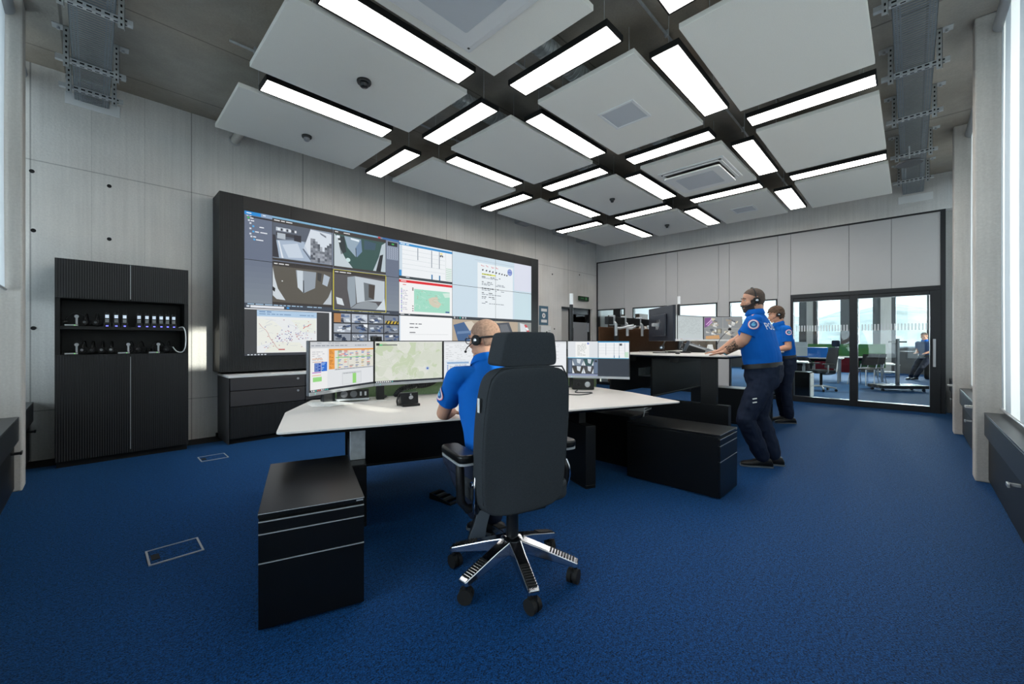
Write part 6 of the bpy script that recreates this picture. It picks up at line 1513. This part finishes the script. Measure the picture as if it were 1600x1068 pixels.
far_desk(12.2, 2.45, R(-80), 1.3, .8, .74, 'white desk just behind the fixed pane of the sliding door')
far_desk(15.6, 2.75, R(-88), 2.6, .85, .74, 'long table with dark jackets hanging at its edge', M_WHITE)
gd = far_desk(17.0, 1.55, R(-86), 2.0, .8, .74, 'white desk with a green felt screen beyond the sliding door', M_WHITE, mat('bright_green_felt', (62,112,62), .95, noise=(40,.1)))
MB().box(-.75, .35, -.42, -.39, .25, .70).build('red_modesty_panel', mat('dark_red_felt', (128,32,40), .9), gd)
def jacket(x, y, a, label):
    o = empty('jacket', (x, y, .0), a, label, 'jacket', 'jackets hung on the long table')
    mb = MB(); rr_ = random.Random(int(x*100)); secs = []
    for z, w, t in ((.76,.16,.03),(.74,.24,.06),(.6,.27,.085),(.42,.29,.09),(.28,.30,.08),(.22,.28,.05)):
        secs.append([(w*math.cos(2*math.pi*k/22)*(1+.05*math.sin(5*k)), t*math.sin(2*math.pi*k/22)*(1+.25*math.sin(3*k+z*9)), z) for k in range(22)])
    mb.loft(secs); mb.build('body', mat('dark_jacket', (26,28,34), .9, bump=(9,.5)), o, smooth=70)
    for s in (-1, 1): MB().tube(bez([(s*.2,.02,.70),(s*.28,.06,.55),(s*.27,.05,.35)],5), [.05]*6+[.045]*5, 12).build('sleeve', mat('dark_jacket', (26,28,34), .9), o, smooth=70)
jacket(15.05, 3.25, R(-90), 'dark jacket hanging at the table end nearer the mesh chair')
jacket(15.05, 2.45, R(-92), 'dark jacket hanging at the table edge nearer the door frame')
o = empty('blue_tub', (15.55, 2.3, .74), .2, 'big blue plastic tub standing on the long table', 'tub')
MB().prism(rrect(-.22,.22,-.48,.48,.05), 0, .012).build('base', mat('bright_blue_plastic', (24,110,196), .4), o)
for s in (-1, 1):
    MB().box(s*.21-.01, s*.21+.01, -.46, .46, .012, .30).build('long_side', MATS['bright_blue_plastic'], o, bevel=.004)
    MB().box(-.21, .21, s*.46-.01, s*.46+.01, .012, .30).build('short_side', MATS['bright_blue_plastic'], o, bevel=.004)
MB().box(-.23,.23,-.48,.48,.285,.305).build('lid', MATS['bright_blue_plastic'], o, bevel=.006)
def task_chair(x, y, a, label, mesh=True):
    o = empty('swivel_chair', (x, y, 0), a, label, 'chair', 'swivel chairs in the adjoining room')
    for k in range(5):
        t = 2*math.pi*k/5 + .3; c, s = math.cos(t), math.sin(t)
        ar = MB().tube([(0,0,.12),(.15*c,.15*s,.11),(.31*c,.31*s,.08)], [.028,.022,.017], 8).build('base_arm', M_WHITE, o, smooth=60)
        MB().cyl((.30*c-.02*s,.30*s+.02*c,.03),(.30*c+.02*s,.30*s-.02*c,.03), .03, 14).build('caster', M_RUBBER, o, smooth=40)
    MB().cyl((0,0,.1),(0,0,.44), .03, 12).build('gas_lift', M_BLACK, o)
    MB().prism(rrect(-.24,.24,-.23,.23,.07), .44, .52).build('seat', M_FAB, o, bevel=.02)
    MB().loft([[(x_*(.9 if z > .95 else 1), -.20-.10*((z-.5)/.6)-.04*(1-(x_/.23)**2)+t, z) for x_, t in ((-.22,0),(-.11,0),(0,0),(.11,0),(.22,0),(.22,.02),(.11,.02),(0,.02),(-.11,.02),(-.22,.02))] for z in (.56,.66,.78,.90,1.0,1.08)]).build('backrest', mat('grey_mesh', (66,68,72), .8, noise=(200,.3)), o, smooth=60)
    MB().prism(rrect(-.13,.13,1.10,1.26,.05), -.36, -.30, axis='y').build('headrest', M_FAB, o, bevel=.015)
    MB().tube(bez([(0,-.02,.42),(0,-.30,.46),(0,-.34,.75),(0,-.36,1.15)],6), [.03]*6+[.034]*13, 10).build('spine', M_SILVER, o, smooth=60)
    for s in (-1, 1):
        MB().tube([(s*.2,0,.44),(s*.29,0,.48),(s*.29,0,.66)], .018, 8).build('arm_post', M_SILVER, o, smooth=60)
        MB().box(s*.29-.04, s*.29+.04, -.12, .12, .66, .69).build('armrest', M_BLACK, o, bevel=.01)
task_chair(12.75, 1.62, R(35), 'black mesh swivel chair with a curved silver spine seen through the fixed pane')
task_chair(13.3, 2.75, R(-120), 'black mesh swivel chair facing away behind the white desk')
def far_monitor(x, y, a, z, label):
    o = empty('monitor', (x, y, z), a, label, 'monitor', 'monitors in the adjoining room')
    MB().box(-.30,.30,0,.03,.12,.48).build('housing', M_SILVER, o, bevel=.006); MB().box(-.29,.29,-.004,.0,.13,.47).build('screen', M_PLAST, o)
    MB().cyl((0,.03,0.01),(0,.03,.2), .02, 10).build('stand', M_SILVER, o); MB().box(-.12,.12,-.08,.1,0,.012).build('foot', M_SILVER, o)
far_monitor(11.75, 2.62, R(110), .74, 'silver backed monitor on the white desk behind the fixed pane')
far_monitor(12.45, 2.15, R(118), .74, 'grey monitor beside the mesh chair on the white desk')
def side_chair(x, y, a, label):
    o = empty('visitor_chair', (x, y, 0), a, label, 'chair', 'black chairs with chrome legs')
    MB().prism(rrect(-.22,.22,-.22,.22,.05), .44, .465).build('seat', M_BLACK, o, bevel=.006)
    MB().loft([[(x_, -.21-.12*((z-.46)/.4)+t, z) for x_, t in ((-.21,0),(0,-.02),(.21,0),(.21,.016),(0,-.004),(-.21,.016))] for z in (.55,.65,.75,.86)]).build('backrest', M_BLACK, o, smooth=60)
    for s in (-1, 1):
        MB().tube([(s*.2,.2,.44),(s*.24,.26,0)], .011, 8).build('leg', M_CHROME, o, smooth=60); MB().tube([(s*.2,-.18,.44),(s*.24,-.26,0)], .011, 8).build('leg', M_CHROME, o, smooth=60)
        MB().tube([(s*.2,-.18,.44),(s*.2,-.22,.58)], .011, 8).build('back_support', M_CHROME, o, smooth=60)
side_chair(15.3, .98, R(60), 'front black chair with chrome legs at the red fronted desk')
side_chair(15.95, .85, R(62), 'rear black chair with chrome legs at the red fronted desk')
o = empty('mobile_screen_stand', (14.1, .25, 0), R(-52), 'black mobile screen stand with a tall pole behind the sliding glass leaf', 'screen stand')
for s in (-1, 0, 1): MB().box(-.52,.52,s*.2-.05,s*.2+.05,.07,.15).build('base_bar', M_BLACK, o, bevel=.006)
MB().box(-.05,.05,-.2,.2,.06,.08).build('cross_bar', M_BLACK, o)
for sx in (-1, 1):
    for sy in (-1, 1): MB().cyl((sx*.46,sy*.17-.015,.032),(sx*.46,sy*.17+.015,.032), .032, 14).build('caster', M_RUBBER, o, smooth=40); MB().cyl((sx*.46,sy*.17,.05),(sx*.46,sy*.17,.08), .012, 8).build('fork', M_CHROME, o)
MB().box(-.03,.03,-.03,.03,.12,1.30).build('pole', mat('dark_steel', (70,74,80), .4, metal=.4), o, bevel=.006)
MB().box(-.2,.2,-.02,.01,1.2,1.24).build('bracket', M_BLACK, o)
o = empty('low_table', (19.6, .62, 0), R(-80), 'low white side table with papers beyond the screen stand', 'low table')
MB().box(-.3,.3,-.3,.3,.40,.43).build('top', M_WHITE, o, bevel=.004); MB().box(-.28,.28,-.28,.28,.14,.16).build('shelf', M_SILVER, o)
for sx in (-1, 1):
    for sy in (-1, 1): MB().box(sx*.27-.02,sx*.27+.02,sy*.27-.02,sy*.27+.02,0,.40).build('leg', M_SILVER, o)
for i in range(2): tag(MB().box(-.16,.16,-.12,.12,0,.02).build('paper_stack', M_WHITE, loc=(19.58+.04*i, .60+.05*i, .43+.021*i), rz=.3*i-1.3), ('lower' if i == 0 else 'upper') + ' white paper stack on the low side table', 'papers', 'paper stacks on the low table')
o = empty('low_cabinet', (19.15, -.50, 0), 0, 'dark low cabinet that the leaning person sits against', 'cabinet')
MB().box(-.2,.6,-.2,.2,.04,.60).build('carcass', M_BLACK, o, bevel=.004); MB().box(-.18,.58,-.18,.18,0,.04).build('plinth', M_DARK, o); MB().box(-.22,.62,-.21,.21,.60,.62).build('top', M_FRAME, o)
tag(empty('wall_cupboard', (10.6, 5.4, 0), 0, 'brown wooden cupboard behind the glazed strip nearest the corridor door', 'cupboard'))
cup = bpy.data.objects['wall_cupboard']; M_WOOD = mat('brown_wood', (96,70,54), .55, noise=(3,.18,(1,1,6)))
MB().box(0,.5,0,1.0,.05,2.0).build('carcass', M_WOOD, cup)
for y0, y1 in ((.01,.495),(.505,.99)): MB().box(-.02,0,y0,y1,.08,1.98).build('door', M_WOOD, cup)
MB().box(.02,.48,.02,.98,0,.05).build('plinth', M_DARK, cup)
o = empty('wood_sideboard', (11.6, 3.5, 0), 0, 'light brown wooden sideboard behind the second and third glazed strips', 'sideboard')
ML = mat('light_wood', (170,140,116), .55, noise=(3,.12,(1,6,1)))
MB().box(0,.5,0,1.9,.06,1.42).build('carcass', ML, o); MB().box(.03,.47,.03,1.87,0,.06).build('plinth', M_DARK, o)
for k in range(4): MB().box(-.018,0,.01+k*.47,.465+k*.47,.08,1.40).build('door', ML, o)
# unseen light panels added to brighten the adjoining room
for i, (x, y, lab) in enumerate(((13.0,1.2,'nearest the sliding glass door'),(13.0,4.2,'nearest the wooden sideboard'),(17.2,1.2,'above the leaning person'),(17.2,4.2,'farthest along the white wall'))):
    o = empty('ceiling_light', (x, y, 3.4), 0, 'unseen light added to brighten the adjoining room, ' + lab, 'ceiling light', 'unseen added lights of the adjoining room')
    MB().box(-.65,.65,-.15,.15,.01,.05).build('frame', M_BLACK, o); MB().box(-.64,.64,-.14,.14,0,.009).build('diffuser', M_LED, o)
    hang(o, [(-.5,0),(.5,0)], .05, CEIL-3.4)
